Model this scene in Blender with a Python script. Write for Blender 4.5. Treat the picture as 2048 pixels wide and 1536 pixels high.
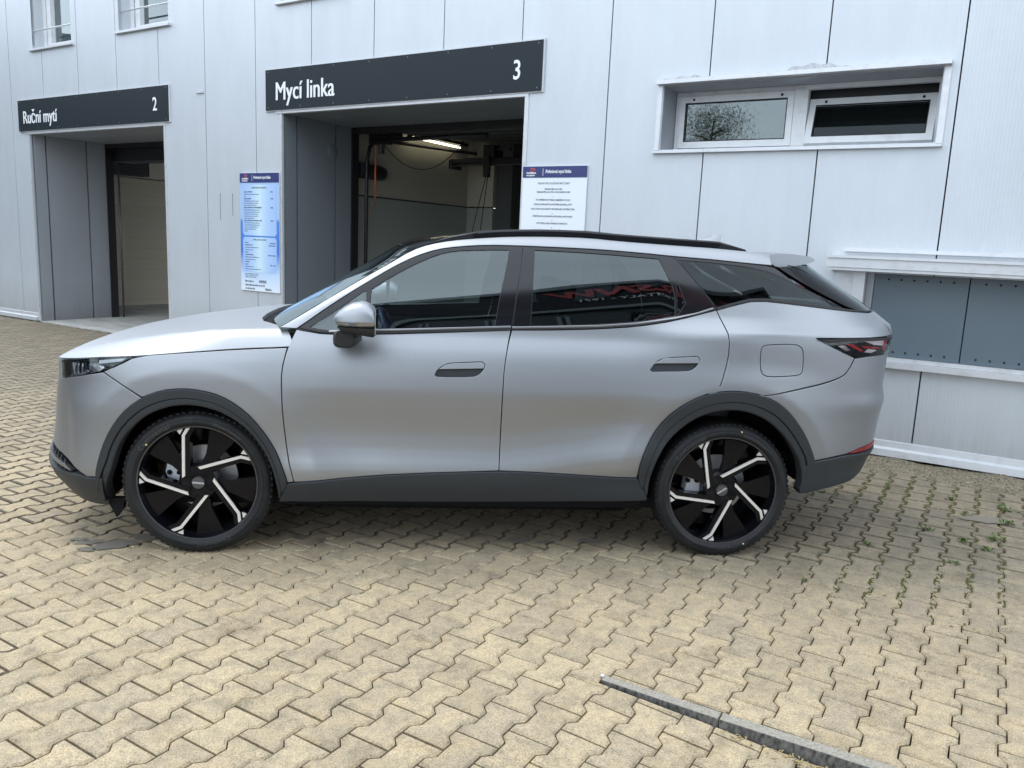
import bpy, bmesh, math, random
import numpy as np
from mathutils import Vector, Matrix
from mathutils.geometry import delaunay_2d_cdt
random.seed(7); rng = np.random.default_rng(7)
SC = bpy.context.scene; COL = SC.collection
for o in list(bpy.data.objects): bpy.data.objects.remove(o)

# ---------------------------------------------------------------- camera
cam_d = bpy.data.cameras.new('camera'); cam = bpy.data.objects.new('camera', cam_d); COL.objects.link(cam)
cam_d.sensor_width = 36; cam_d.lens = 1592.57/2048*36; cam_d.clip_end = 800; cam_d.clip_start = .05
def cam_axes(yaw, pitch, roll):
    fwd = Vector((math.sin(yaw)*math.cos(pitch), math.cos(yaw)*math.cos(pitch), -math.sin(pitch)))
    right = Vector((math.cos(yaw), -math.sin(yaw), 0)); up = right.cross(fwd)
    return right*math.cos(roll)+up*math.sin(roll), up*math.cos(roll)-right*math.sin(roll), fwd
cr, cu, cf = cam_axes(.0976, .1716, .0439)
cam.matrix_world = Matrix(((cr.x,cu.x,-cf.x,-.1918),(cr.y,cu.y,-cf.y,-5.0006),(cr.z,cu.z,-cf.z,1.6561),(0,0,0,1)))
SC.camera = cam
CLOUD = 8.0
# ---------------------------------------------------------------- world, sun, exposure
SUN_EL, SUN_AZ = math.radians(62), math.radians(-50)     # azimuth measured from +Y towards +X: behind the car, from the left
W = bpy.data.worlds.new('World'); SC.world = W; W.use_nodes = True
nt = W.node_tree; bg = nt.nodes['Background']
sky = nt.nodes.new('ShaderNodeTexSky'); sky.sky_type = 'NISHITA'; sky.sun_disc = False
sky.sun_elevation = SUN_EL; sky.sun_rotation = SUN_AZ
sky.air_density = 1.0; sky.dust_density = 1.5; sky.ozone_density = 1.0; sky.altitude = 300
# thin streaky cloud veil over the blue
wtc = nt.nodes.new('ShaderNodeTexCoord'); wmp = nt.nodes.new('ShaderNodeMapping'); wmp.inputs['Scale'].default_value = (1.2, 1.2, 5.0); wmp.inputs['Rotation'].default_value = (.25, .1, .4)
wno = nt.nodes.new('ShaderNodeTexNoise'); wno.inputs['Scale'].default_value = 1.6; wno.inputs['Detail'].default_value = 6; wno.inputs['Roughness'].default_value = .6
wrp = nt.nodes.new('ShaderNodeMapRange'); wrp.inputs[1].default_value = .3; wrp.inputs[2].default_value = .7; wrp.inputs[3].default_value = .74; wrp.inputs[4].default_value = .97
wmx = nt.nodes.new('ShaderNodeMix'); wmx.data_type = 'RGBA'; wmx.inputs[7].default_value = (CLOUD*.90, CLOUD*1.0, CLOUD*1.11, 1)
nt.links.new(wtc.outputs['Generated'], wmp.inputs[0]); nt.links.new(wmp.outputs[0], wno.inputs['Vector']); nt.links.new(wno.outputs['Fac'], wrp.inputs[0])
nt.links.new(wrp.outputs[0], wmx.inputs[0]); nt.links.new(sky.outputs[0], wmx.inputs[6]); nt.links.new(wmx.outputs[2], bg.inputs[0])
bg.inputs[1].default_value = .15
sun_d = bpy.data.lights.new('sun', 'SUN'); sun_d.energy = .55; sun_d.angle = math.radians(16); sun_d.color = (1, .95, .87)
sun = bpy.data.objects.new('sun', sun_d); COL.objects.link(sun)
sdir = Vector((math.sin(SUN_AZ)*math.cos(SUN_EL), math.cos(SUN_AZ)*math.cos(SUN_EL), math.sin(SUN_EL)))
sun.rotation_euler = sdir.to_track_quat('Z', 'Y').to_euler(); sun.location = (0, 0, 30)
SC.render.engine = 'CYCLES'
SC.view_settings.view_transform = 'Standard'; SC.view_settings.look = 'None'
SC.view_settings.gamma = 1; SC.view_settings.exposure = 1.10; SC.view_settings.use_curve_mapping = False
SC.cycles.max_bounces = 8; SC.cycles.transparent_max_bounces = 16

# ---------------------------------------------------------------- materials
MATS = {}
def mat(name, col=(.5,.5,.5), rough=.5, metal=0, spec=.5, emit=None, estr=0):
    m = bpy.data.materials.new(name); m.use_nodes = True; MATS[name] = m
    b = m.node_tree.nodes['Principled BSDF']
    b.inputs['Base Color'].default_value = (*col, 1); b.inputs['Roughness'].default_value = rough
    b.inputs['Metallic'].default_value = metal; b.inputs['Specular IOR Level'].default_value = spec
    if emit: b.inputs['Emission Color'].default_value = (*emit, 1); b.inputs['Emission Strength'].default_value = estr
    return m
def N(m, t, **k):
    n = m.node_tree.nodes.new(t)
    for a, v in k.items(): setattr(n, a, v)
    return n
def LK(m, a, b): m.node_tree.links.new(a, b)
def bsdf(m): return m.node_tree.nodes['Principled BSDF']
def coords(m, kind='Object'):
    n = N(m, 'ShaderNodeTexCoord'); return n.outputs[kind]
def noise(m, vec, scale, detail=4, rough=.6):
    n = N(m, 'ShaderNodeTexNoise'); n.inputs['Scale'].default_value = scale; n.inputs['Detail'].default_value = detail
    n.inputs['Roughness'].default_value = rough; LK(m, vec, n.inputs['Vector']); return n.outputs['Fac']
def ramp(m, fac, stops):
    n = N(m, 'ShaderNodeValToRGB'); LK(m, fac, n.inputs[0]); e = n.color_ramp.elements
    while len(e) > 1: e.remove(e[0])
    e[0].position = stops[0][0]; e[0].color = (*stops[0][1], 1)
    for p, c in stops[1:]: x = e.new(p); x.color = (*c, 1)
    return n.outputs[0]
def mixc(m, fac, a, b, mode='MIX'):
    n = N(m, 'ShaderNodeMix', data_type='RGBA', blend_type=mode)
    for i, v in ((0, fac), (6, a), (7, b)):
        if hasattr(v, 'is_output'): LK(m, v, n.inputs[i])
        elif isinstance(v, (int, float)): n.inputs[i].default_value = v
        else: n.inputs[i].default_value = (*v, 1)
    return n.outputs[2]
def math_n(m, op, a, b=0):
    n = N(m, 'ShaderNodeMath', operation=op)
    for i, v in enumerate((a, b)):
        if hasattr(v, 'is_output'): LK(m, v, n.inputs[i])
        else: n.inputs[i].default_value = v
    return n.outputs[0]
def bump(m, h, strength=.3, dist=.01):
    n = N(m, 'ShaderNodeBump'); n.inputs['Strength'].default_value = strength; n.inputs['Distance'].default_value = dist
    LK(m, h, n.inputs['Height']); LK(m, n.outputs[0], bsdf(m).inputs['Normal'])
def mapping(m, vec, scale=(1,1,1), rot=(0,0,0)):
    n = N(m, 'ShaderNodeMapping'); n.inputs['Scale'].default_value = scale; n.inputs['Rotation'].default_value = rot
    LK(m, vec, n.inputs[0]); return n.outputs[0]

def dirty(m, base, dark, scale=6, lo=.45, hi=.75, rough=None):
    c = coords(m); f = noise(m, c, scale, 6, .65)
    LK(m, ramp(m, f, [(lo, base), (hi, dark)]), bsdf(m).inputs['Base Color'])

# car
m = mat('satin_silver_paint', (.38,.39,.405), .45, .88)
g = noise(m, coords(m), 900, 2); LK(m, ramp(m, g, [(.3,(.305,.318,.337)),(.7,(.36,.373,.393))]), bsdf(m).inputs['Base Color'])
mat('gloss_black_trim', (.008,.008,.010), .10)
m = mat('grained_black_plastic', (.024,.028,.032), .5, spec=.4)
bump(m, noise(m, coords(m), 700, 2), .25, .002)
mat('dark_chrome', (.34,.34,.35), .3, .9)
mat('rubber_seal', (.012,.012,.013), .6)
m = mat('tyre_rubber', (.01,.01,.012), .55, spec=.35)
f = noise(m, coords(m), 14, 5); LK(m, ramp(m, f, [(.4,(.008,.009,.010)),(.75,(.017,.018,.020))]), bsdf(m).inputs['Base Color'])
mat('tyre_letter', (.035,.037,.04), .45)
mat('rim_black', (.004,.004,.006), .14, spec=.22)
mat('machined_alloy', (.72,.70,.66), .36, .35)
mat('brake_iron', (.5,.5,.5), .4, .6)
mat('caliper_grey', (.66,.69,.73), .45, .2)
mat('cap_grey', (.10,.10,.11), .3, .6)
mat('cap_letter', (.7,.7,.7), .4)
mat('underbody_black', (.006,.006,.007), .8, spec=.2)
m = mat('seat_fabric', (.045,.046,.05), .75); bump(m, noise(m, coords(m), 120, 3), .2, .002)
mat('cabin_plastic', (.03,.031,.034), .6)
mat('navy_trim', (.02,.035,.10), .45)
mat('lamp_silver', (.75,.77,.80), .15, .9)
mat('lamp_white', (.85,.87,.90), .3)
mat('lamp_red', (.55,.02,.03), .25)
mat('reflector_red', (.22,.006,.008), .3)
mat('mirror_glass', (.75,.8,.82), .03, 1)
mat('yellow_mark', (.6,.55,.25), .5)
def glass(name, tint, ior=1.5, boost=1.0):
    m = bpy.data.materials.new(name); m.use_nodes = True; MATS[name] = m
    t = m.node_tree; t.nodes.remove(t.nodes['Principled BSDF'])
    tr = N(m, 'ShaderNodeBsdfTransparent'); tr.inputs[0].default_value = (*tint, 1)
    gl = N(m, 'ShaderNodeBsdfGlossy'); gl.inputs['Roughness'].default_value = .015; gl.inputs['Color'].default_value = (.90,1,1,1)
    fr = N(m, 'ShaderNodeFresnel'); fr.inputs[0].default_value = ior
    f = math_n(m, 'MULTIPLY', fr.outputs[0], boost)
    mx = N(m, 'ShaderNodeMixShader'); LK(m, f, mx.inputs[0]); LK(m, tr.outputs[0], mx.inputs[1]); LK(m, gl.outputs[0], mx.inputs[2])
    LK(m, mx.outputs[0], t.nodes['Material Output'].inputs[0]); return m
glass('side_glass', (.60,.68,.68), 1.6, 1.9)
glass('privacy_glass', (.13,.15,.16), 1.6, 1.55)
glass('windscreen_glass', (.55,.62,.62), 1.55, 1.5)
glass('quarter_glass', (.10,.12,.13), 1.5, .85)
glass('hopper_glass', (.45,.50,.50), 1.5, .55)
glass('lamp_glass', (.86,.88,.90), 1.5, 1.2)
glass('tail_glass', (.90,.84,.84), 1.5, .8)
glass('window_glass', (.22,.25,.26), 1.6, 2.5)
# building
def cladding(name, base, rib=.026, axis='X', strength=.16):
    m = mat(name, base, .42, .25)
    c = coords(m)
    w = N(m, 'ShaderNodeTexWave', wave_type='BANDS', bands_direction=axis, wave_profile='SIN'); LK(m, c, w.inputs[0])
    w.inputs['Scale'].default_value = .314/rib; w.inputs['Distortion'].default_value = 0
    n1 = noise(m, mapping(m, c, (1.2,1.2,.35)), 2.2, 6, .6)
    n2 = noise(m, mapping(m, c, (9,9,.5)), 2.0, 4, .6)
    a = ramp(m, n1, [(.35, base), (.8, tuple(v*.91 for v in base))])
    b = ramp(m, n2, [(.5,(1,1,1)),(.9,(.975,.975,.975))])
    sep = N(m, 'ShaderNodeSeparateXYZ'); LK(m, c, sep.inputs[0])
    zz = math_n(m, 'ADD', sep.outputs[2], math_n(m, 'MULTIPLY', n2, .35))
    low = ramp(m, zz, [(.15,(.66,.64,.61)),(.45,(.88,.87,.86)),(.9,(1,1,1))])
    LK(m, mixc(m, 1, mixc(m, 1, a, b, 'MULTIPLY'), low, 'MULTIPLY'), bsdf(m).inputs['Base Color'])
    bump(m, w.outputs['Fac'], strength, .004)
    return m
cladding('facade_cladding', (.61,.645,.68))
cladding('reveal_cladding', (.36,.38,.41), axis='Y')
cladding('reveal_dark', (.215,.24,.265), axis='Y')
m = mat('aluminium_trim', (.66,.67,.69), .38, .35); dirty(m, (.66,.67,.69), (.50,.50,.50), 9, .5, .85)
m = mat('pvc_white', (.74,.75,.76), .35); dirty(m, (.74,.75,.76), (.58,.57,.55), 8, .5, .85)
mat('core_black', (.01,.01,.012), .8)
m = mat('sign_anthracite', (.015,.021,.028), .45, spec=.25)
m = mat('smear_grey', (.40,.42,.44), .6); dirty(m, (.50,.52,.54), (.22,.20,.19), 30, .5, .8)
mat('sign_white', (.85,.86,.87), .45)
m = mat('board_grey', (.115,.155,.185), .42); dirty(m, (.115,.155,.185), (.125,.163,.19), 2.5, .35, .7)
mat('board_edge', (.62,.64,.66), .4)
mat('print_navy', (.035,.045,.16), .4)
mat('print_white', (.80,.84,.88), .4)
mat('print_text', (.10,.11,.15), .5)
mat('print_red', (.65,.12,.08), .5)
m = mat('print_blue', (.1,.25,.7), .4)
c = coords(m); sp = N(m, 'ShaderNodeSeparateXYZ'); LK(m, c, sp.inputs[0])
LK(m, ramp(m, math_n(m, 'ADD', sp.outputs[2], .8), [(0,(.80,.86,.92)),(.25,(.55,.70,.90)),(.55,(.07,.20,.62)),(.95,(.10,.26,.66)),(1,(.4,.55,.8))]), bsdf(m).inputs['Base Color'])
m = mat('print_pale', (.5,.65,.9), .4)
c = coords(m); sp = N(m, 'ShaderNodeSeparateXYZ'); LK(m, c, sp.inputs[0])
xx = math_n(m, 'ABSOLUTE', sp.outputs[0]); LK(m, ramp(m, xx, [(0,(.62,.80,.88)),(.16,(.45,.62,.88)),(.36,(.36,.52,.86))]), bsdf(m).inputs['Base Color'])
m = mat('concrete_apron', (.33,.32,.29), .75); c = coords(m)
LK(m, ramp(m, noise(m, mapping(m, c, (1,2.5,1)), 1.6, 7, .65), [(.3,(.32,.31,.28)),(.6,(.50,.49,.45))]), bsdf(m).inputs['Base Color'])
mat('wall_cream', (.66,.62,.52), .6)
m = mat('wall_tan_tile', (.17,.155,.125), .5)
c = coords(m); bt = N(m, 'ShaderNodeTexBrick'); LK(m, mapping(m, c, (1,1,1), (math.radians(90),0,math.radians(90))), bt.inputs[0])
bt.inputs['Color1'].default_value = (.62,.55,.43,1); bt.inputs['Color2'].default_value = (.58,.515,.40,1); bt.inputs['Mortar'].default_value = (.46,.41,.33,1)
bt.inputs['Scale'].default_value = 2.2; bt.inputs['Mortar Size'].default_value = .012
LK(m, bt.outputs[0], bsdf(m).inputs['Base Color'])
mat('wall_olive', (.42,.39,.32), .6)
mat('wall_green_grey', (.30,.32,.29), .6)
mat('dado_grey', (.16,.17,.17), .6)
mat('ceiling_dark', (.07,.075,.075), .7)
mat('rail_steel', (.10,.10,.105), .45, .6)
mat('equipment_black', (.012,.012,.014), .5)
mat('tube_emit', (.9,.9,.8), .4, emit=(1,.95,.68), estr=2.0)
mat('hose_orange', (.55,.13,.04), .5)
mat('duct_black', (.01,.012,.016), .45)
# ground
def paver_mat():
    m = mat('paver_concrete', (.4,.34,.26), .85, spec=.25)
    geo = N(m, 'ShaderNodeNewGeometry'); pos = geo.outputs['Position']
    oi = N(m, 'ShaderNodeObjectInfo'); at = N(m, 'ShaderNodeAttribute', attribute_name='tone')
    tone = math_n(m, 'FRACT', math_n(m, 'ADD', math_n(m, 'MULTIPLY', oi.outputs['Random'], .999), at.outputs['Fac']))
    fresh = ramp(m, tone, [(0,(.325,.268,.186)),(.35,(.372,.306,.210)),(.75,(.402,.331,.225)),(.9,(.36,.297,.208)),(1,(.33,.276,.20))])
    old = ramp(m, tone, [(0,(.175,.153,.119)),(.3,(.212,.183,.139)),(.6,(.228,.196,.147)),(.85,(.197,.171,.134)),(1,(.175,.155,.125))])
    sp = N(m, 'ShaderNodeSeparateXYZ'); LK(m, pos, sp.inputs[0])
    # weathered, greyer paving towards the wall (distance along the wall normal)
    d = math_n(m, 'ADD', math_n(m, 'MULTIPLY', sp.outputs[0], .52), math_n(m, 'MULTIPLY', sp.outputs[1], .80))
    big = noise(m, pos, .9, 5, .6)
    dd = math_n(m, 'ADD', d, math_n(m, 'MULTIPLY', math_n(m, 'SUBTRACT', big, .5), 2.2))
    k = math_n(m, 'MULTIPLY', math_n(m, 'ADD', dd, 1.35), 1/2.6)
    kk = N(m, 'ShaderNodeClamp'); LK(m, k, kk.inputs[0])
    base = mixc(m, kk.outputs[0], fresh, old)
    # aggregate speckle
    sp1 = noise(m, pos, 170, 3, .7); s = ramp(m, sp1, [(.32,(.52,.48,.43)),(.45,(.94,.93,.92)),(.64,(1.32,1.29,1.22))])
    base = mixc(m, 1, base, s, 'MULTIPLY')
    sp2 = noise(m, pos, 34, 6, .75); s2 = ramp(m, sp2, [(.28,(.74,.72,.70)),(.5,(1,1,1)),(.72,(1.1,1.09,1.06))])
    base = mixc(m, 1, base, s2, 'MULTIPLY')
    bl = noise(m, pos, 11, 5, .65); base = mixc(m, 1, base, ramp(m, bl, [(.36,(.80,.82,.84)),(.52,(1,1,1)),(.68,(1.10,1.07,1.0))]), 'MULTIPLY')
    st = noise(m, pos, 3.2, 6, .7); stain = ramp(m, st, [(.54,(1,1,1)),(.76,(.60,.58,.555))])
    base = mixc(m, 1, base, stain, 'MULTIPLY')
    LK(m, base, bsdf(m).inputs['Base Color'])
    h = math_n(m, 'ADD', math_n(m, 'MULTIPLY', sp1, .6), sp2)
    bump(m, h, .35, .004)
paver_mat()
m = mat('paver_edge', (.17,.145,.105), .95, spec=.1)  # dirt tone on chamfers and sides, darkened to carry the bevel shading
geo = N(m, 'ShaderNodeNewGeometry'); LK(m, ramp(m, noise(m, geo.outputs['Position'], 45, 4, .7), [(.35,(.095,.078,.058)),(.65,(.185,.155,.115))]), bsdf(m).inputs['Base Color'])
m = mat('joint_sand', (.06,.05,.04), .95, spec=.1)
geo = N(m, 'ShaderNodeNewGeometry'); LK(m, ramp(m, noise(m, geo.outputs['Position'], 120, 3), [(.35,(.022,.018,.014)),(.65,(.06,.05,.038))]), bsdf(m).inputs['Base Color'])
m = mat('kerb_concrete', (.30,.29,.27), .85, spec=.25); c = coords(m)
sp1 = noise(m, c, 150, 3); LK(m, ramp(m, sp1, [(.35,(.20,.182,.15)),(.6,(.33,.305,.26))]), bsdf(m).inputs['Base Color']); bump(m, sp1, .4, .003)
m = mat('kerb_side_shaded', (.10,.10,.095), .9, spec=.2); c = coords(m)  # darker near face of the kerb, its shade away from the sun painted in
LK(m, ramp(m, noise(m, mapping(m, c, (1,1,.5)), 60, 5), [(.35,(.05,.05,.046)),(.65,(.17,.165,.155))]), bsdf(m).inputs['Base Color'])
m = mat('gravel_dirt', (.2,.17,.12), .95, spec=.1)
geo = N(m, 'ShaderNodeNewGeometry'); LK(m, ramp(m, noise(m, geo.outputs['Position'], 60, 5, .7), [(.3,(.07,.06,.045)),(.5,(.19,.165,.12)),(.7,(.42,.36,.26))]), bsdf(m).inputs['Base Color'])
mat('leaf_green', (.09,.125,.03), .6); mat('moss_green', (.075,.078,.018), .9); mat('leaf_dry', (.35,.27,.13), .8)
mat('tree_leaf', (.10,.13,.06), .6); mat('bark_white', (.5,.5,.47), .8); mat('bark_brown', (.09,.07,.05), .9)
m = mat('oil_damp', (.17,.15,.12), .6)
m = mat('asphalt', (.06,.06,.06), .9)
mat('opposite_dark', (.035,.05,.055), .4); mat('opposite_trim', (.20,.24,.26), .4); mat('opposite_glass', (.02,.03,.04), .1)
mat('brand_red', (.40,.025,.03), .4); mat('fascia_black', (.012,.014,.022), .5, spec=.2)
mat('pebble_white', (.6,.6,.6), .7)

# ---------------------------------------------------------------- mesh helpers
def link(name, me, m, parent=None):
    o = bpy.data.objects.new(name, me); COL.objects.link(o)
    if m is not None and not me.materials: me.materials.append(MATS[m] if isinstance(m, str) else m)
    if parent is not None: o.parent = parent
    return o
def thing(name, label, cat, loc=(0,0,0), rz=0, group=None):
    o = bpy.data.objects.new(name, None); COL.objects.link(o); o.empty_display_size = .1
    o.location = loc; o.rotation_euler = (0,0,rz); o['label'] = label; o['category'] = cat
    if group: o['group'] = group
    return o
def tag(o, label, cat, group=None):
    o['label'] = label; o['category'] = cat
    if group: o['group'] = group
    return o
def box(bm, x0, x1, y0, y1, z0, z1, bev=0, mi=0):
    r = bmesh.ops.create_cube(bm, size=1)
    vs = r['verts']
    for v in vs:
        v.co = Vector(((x0+x1)/2+v.co.x*(x1-x0), (y0+y1)/2+v.co.y*(y1-y0), (z0+z1)/2+v.co.z*(z1-z0)))
    fs = set(f for v in vs for f in v.link_faces)
    for f in fs: f.material_index = mi
    if bev:
        es = list(set(e for v in vs for e in v.link_edges))
        bmesh.ops.bevel(bm, geom=es, offset=bev, segments=2, affect='EDGES', profile=.5)
    return vs
def tube(bm, pts, r, seg=10, caps=True, mi=0):
    pts = [Vector(p) for p in pts]; rings = []
    rs = r if isinstance(r, (list, tuple)) else [r]*len(pts)
    ref = Vector((0,0,1))
    for i, p in enumerate(pts):
        d = (pts[min(i+1,len(pts)-1)]-pts[max(i-1,0)]).normalized()
        if abs(d.dot(ref)) > .95: ref = Vector((1,0,0))
        a = d.cross(ref).normalized(); b = d.cross(a).normalized()
        rings.append([bm.verts.new(p+(a*math.cos(t)+b*math.sin(t))*rs[i]) for t in [2*math.pi*k/seg for k in range(seg)]])
    for A, B in zip(rings, rings[1:]):
        for k in range(seg):
            f = bm.faces.new((A[k], A[(k+1)%seg], B[(k+1)%seg], B[k])); f.smooth = True; f.material_index = mi
    if caps:
        for R_ in (rings[0][::-1], rings[-1]):
            f = bm.faces.new(R_); f.material_index = mi
    return rings
def lathe(bm, prof, axis_y=True, seg=48, close=False):
    """revolve (r, y) profile around the Y axis"""
    rings = []
    for r, y in prof:
        rings.append([bm.verts.new((r*math.cos(t), y, r*math.sin(t))) for t in [2*math.pi*k/seg for k in range(seg)]])
    for A, B in zip(rings, rings[1:]):
        for k in range(seg):
            f = bm.faces.new((A[k], B[k], B[(k+1)%seg], A[(k+1)%seg])); f.smooth = True
    return rings
def prism(bm, pts, y0, y1, mi=0):
    """polygon in (x, z) extruded along y"""
    a = [bm.verts.new((x, y0, z)) for x, z in pts]; b = [bm.verts.new((x, y1, z)) for x, z in pts]
    n = len(pts)
    bm.faces.new(a).material_index = mi; bm.faces.new(b[::-1]).material_index = mi
    for i in range(n): bm.faces.new((a[i], b[i], b[(i+1)%n], a[(i+1)%n])).material_index = mi
def finish(name, bm, m, parent=None, smooth=None):
    bmesh.ops.recalc_face_normals(bm, faces=bm.faces)
    me = bpy.data.meshes.new(name); bm.to_mesh(me); bm.free()
    if smooth is not None:
        for p in me.polygons: p.use_smooth = True
        me.set_sharp_from_angle(angle=math.radians(smooth))
    ms = m if isinstance(m, (list, tuple)) else [m]
    for x in ms: me.materials.append(MATS[x])
    return link(name, me, None, parent)
def boxo(name, x0, x1, y0, y1, z0, z1, m, parent=None, bev=0):
    bm = bmesh.new(); box(bm, x0, x1, y0, y1, z0, z1, bev); return finish(name, bm, m, parent)
def tubeo(name, pts, r, m, parent=None, seg=8):
    bm = bmesh.new(); tube(bm, pts, r, seg); return finish(name, bm, m, parent)
def text_mesh(body, size, xscale=1, bold=0, depth=.002, shear=0, align='LEFT', space=1):
    c = bpy.data.curves.new('txt', 'FONT'); c.body = body; c.size = size; c.offset = bold; c.extrude = depth; c.shear = shear
    c.align_x = align; c.space_character = space; c.resolution_u = 3
    o = bpy.data.objects.new('txt', c); COL.objects.link(o)
    dg = bpy.context.evaluated_depsgraph_get(); me = bpy.data.meshes.new_from_object(o.evaluated_get(dg))
    bpy.data.objects.remove(o); bpy.data.curves.remove(c)
    n = len(me.vertices); co = np.empty(n*3, np.float32); me.vertices.foreach_get('co', co); co = co.reshape(-1,3)
    out = np.stack([co[:,0]*xscale, -co[:,2], co[:,1]], 1)       # stands upright in x-z, faces -y
    me.vertices.foreach_set('co', out.ravel()); me.update(); me.materials.clear()
    return me
def text_obj(name, body, size, loc, m, parent, fit=None, **k):
    me = text_mesh(body, size, **k)
    if fit:
        co = np.empty(len(me.vertices)*3, np.float32); me.vertices.foreach_get('co', co); co = co.reshape(-1,3)
        co[:,0] = (co[:,0]-co[:,0].min())*(fit/(co[:,0].max()-co[:,0].min())); me.vertices.foreach_set('co', co.ravel())
    o = link(name, me, m, parent); o.location = loc; return o
def join_texts(items):
    """items: (mesh, (x, y, z)) -> one mesh"""
    bm = bmesh.new()
    for me, loc in items:
        n0 = len(bm.verts); bm.from_mesh(me); bm.verts.ensure_lookup_table()
        for v in bm.verts[n0:]: v.co += Vector(loc)
        bpy.data.meshes.remove(me)
    me = bpy.data.meshes.new('print'); bm.to_mesh(me); bm.free(); return me
# ---- car side surface: (s, z) -> point on the left flank, s runs along the flank and round both bumpers
def pch(xs, ys):
    xs = np.array(xs, float); ys = np.array(ys, float)
    h = np.diff(xs); d = np.diff(ys)/h
    m = np.zeros(len(xs))
    for i in range(1, len(xs)-1):
        if d[i-1]*d[i] > 0:
            w1 = 2*h[i]+h[i-1]; w2 = h[i]+2*h[i-1]
            m[i] = (w1+w2)/(w1/d[i-1]+w2/d[i])
    m[0] = d[0]; m[-1] = d[-1]
    def f(x):
        x = np.clip(x, xs[0], xs[-1])
        i = np.clip(np.searchsorted(xs, x, side='right')-1, 0, len(xs)-2)
        t = (x-xs[i])/h[i]
        return ((1+2*t)*(1-t)**2*ys[i] + t*(1-t)**2*h[i]*m[i] + t*t*(3-2*t)*ys[i+1] + t*t*(t-1)*h[i]*m[i+1])
    return f
def sstep(a, b, x):
    t = np.clip((x-a)/(b-a), 0, 1)
    return t*t*(3-2*t)
PROF_A = pch([.20,.30,.42,.465,.50,.55,.60,.66,.73,.82,.90,.95,1.0,1.05,1.10,1.15,1.18,1.20,1.25,1.30,1.375,1.45,1.525,1.60,1.66,1.70,1.8],
             [.86,.905,.945,.948,.944,.933,.926,.924,.930,.943,.950,.947,.9405,.929,.9115,.8875,.872,.864,.850,.8345,.8085,.7795,.7475,.710,.675,.646,.57])
PROF_B = pch([.20,.42,.56,.75,.95,1.15,1.245,1.275,1.33,1.40,1.5,1.6,1.7,1.8],
             [.86,.92,.932,.945,.955,.953,.946,.930,.900,.867,.820,.767,.70,.62])
PROF_F = pch([.20,.42,.6,.8,.92,1.02,1.08,1.13,1.20,1.3],
             [.86,.918,.932,.945,.946,.938,.922,.895,.845,.77])
XF = pch([.15,.27,.35,.42,.50,.60,.75,.90,1.0,1.08,1.3],
         [-2.22,-2.32,-2.385,-2.40,-2.383,-2.362,-2.343,-2.315,-2.315,-2.30,-2.2])
XR = pch([.15,.5,.58,.68,.77,.86,.95,1.05,1.15,1.24,1.29,1.33,1.40,1.5,1.6,1.75],
         [2.46,2.52,2.562,2.57,2.58,2.595,2.575,2.578,2.585,2.60,2.595,2.54,2.43,2.25,2.07,1.85])
ZT = pch([-1.0,-.85,-.6,-.4,-.2,0,.3,.65,1.1,1.6,2.0],
         [1.195,1.295,1.452,1.577,1.655,1.692,1.716,1.724,1.711,1.691,1.67])
X0F, X0R, XFREF, XRREF, WREF = -1.25, 1.3, -2.36, 2.52, .93
def plan_table(span, p):
    fr = np.concatenate([np.linspace(0,.8,200), 1-(np.linspace(.2**.5,0,400))**2])
    h = np.sqrt(np.maximum(0, 1-fr**p))
    L = np.concatenate([[0], np.cumsum(np.hypot(np.diff(fr*span), np.diff(h*WREF)))])
    return fr, h, L
FT = plan_table(X0F-XFREF, 4.2); RT = plan_table(XRREF-X0R, 4.2)
SMIN = X0F-FT[2][-1]; SMAX = X0R+RT[2][-1]
ARCH = ((-1.4,.375),(1.4,.375))
def half_width(x, z):
    sh = .11*sstep(.1,1.0,x)
    zz = z - sh*sstep(.3,.48,z)*(1-sstep(.66,.95,z))
    a = PROF_A(zz); a = a + (PROF_A(z)*0)
    b = PROF_B(z); f = PROF_F(z)
    kz = sstep(1.2,1.34,z); kb = sstep(.75,1.5,x)*(1-kz)+sstep(1.0,1.7,x)*kz; kf = 1-sstep(-1.15,-.75,x)
    w = a*(1-kb)+b*kb
    w = w*(1-kf)+f*kf
    for cx, cz in ARCH:
        r = np.hypot(x-cx, z-cz)
        t = np.clip((r-.592)/.28, 0, 1)
        f = np.where(t < .12, 1-t*t/.12, .88*(1-(t-.12)/.88)**2)
        w = w + .020*f*(1-sstep(1.0,1.12,z))
    w = w - .022*sstep(-2.02,-2.10,x)*sstep(.36,.48,z)*(1-sstep(.74,.86,z))
    zt = ZT(x)
    t = np.clip((z-(zt-.055))/.055, 0, 1.6)
    w = w - .038*t*t*sstep(-1.05,-.8,x)
    return w
def surf(s, z):
    s = np.asarray(s, float); z = np.asarray(z, float)
    s, z = np.broadcast_arrays(s, z)
    fF = np.interp(X0F-s, FT[2], FT[0], left=0); hF = np.interp(X0F-s, FT[2], FT[1], left=1)
    fR = np.interp(s-X0R, RT[2], RT[0], left=0); hR = np.interp(s-X0R, RT[2], RT[1], left=1)
    x = np.where(s < X0F, X0F+(XF(z)-X0F)*fF, np.where(s > X0R, X0R+(XR(z)-X0R)*fR, s))
    y = half_width(x, z)*hF*hR
    return np.stack([x, -y, z], -1)
def surf_n(s, z, e=.004):
    a = surf(s+e, z)-surf(s-e, z); b = surf(s, np.asarray(z)+e)-surf(s, np.asarray(z)-e)
    n = np.cross(a, b)
    return n/np.maximum(1e-9, np.linalg.norm(n, axis=-1, keepdims=True))
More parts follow.
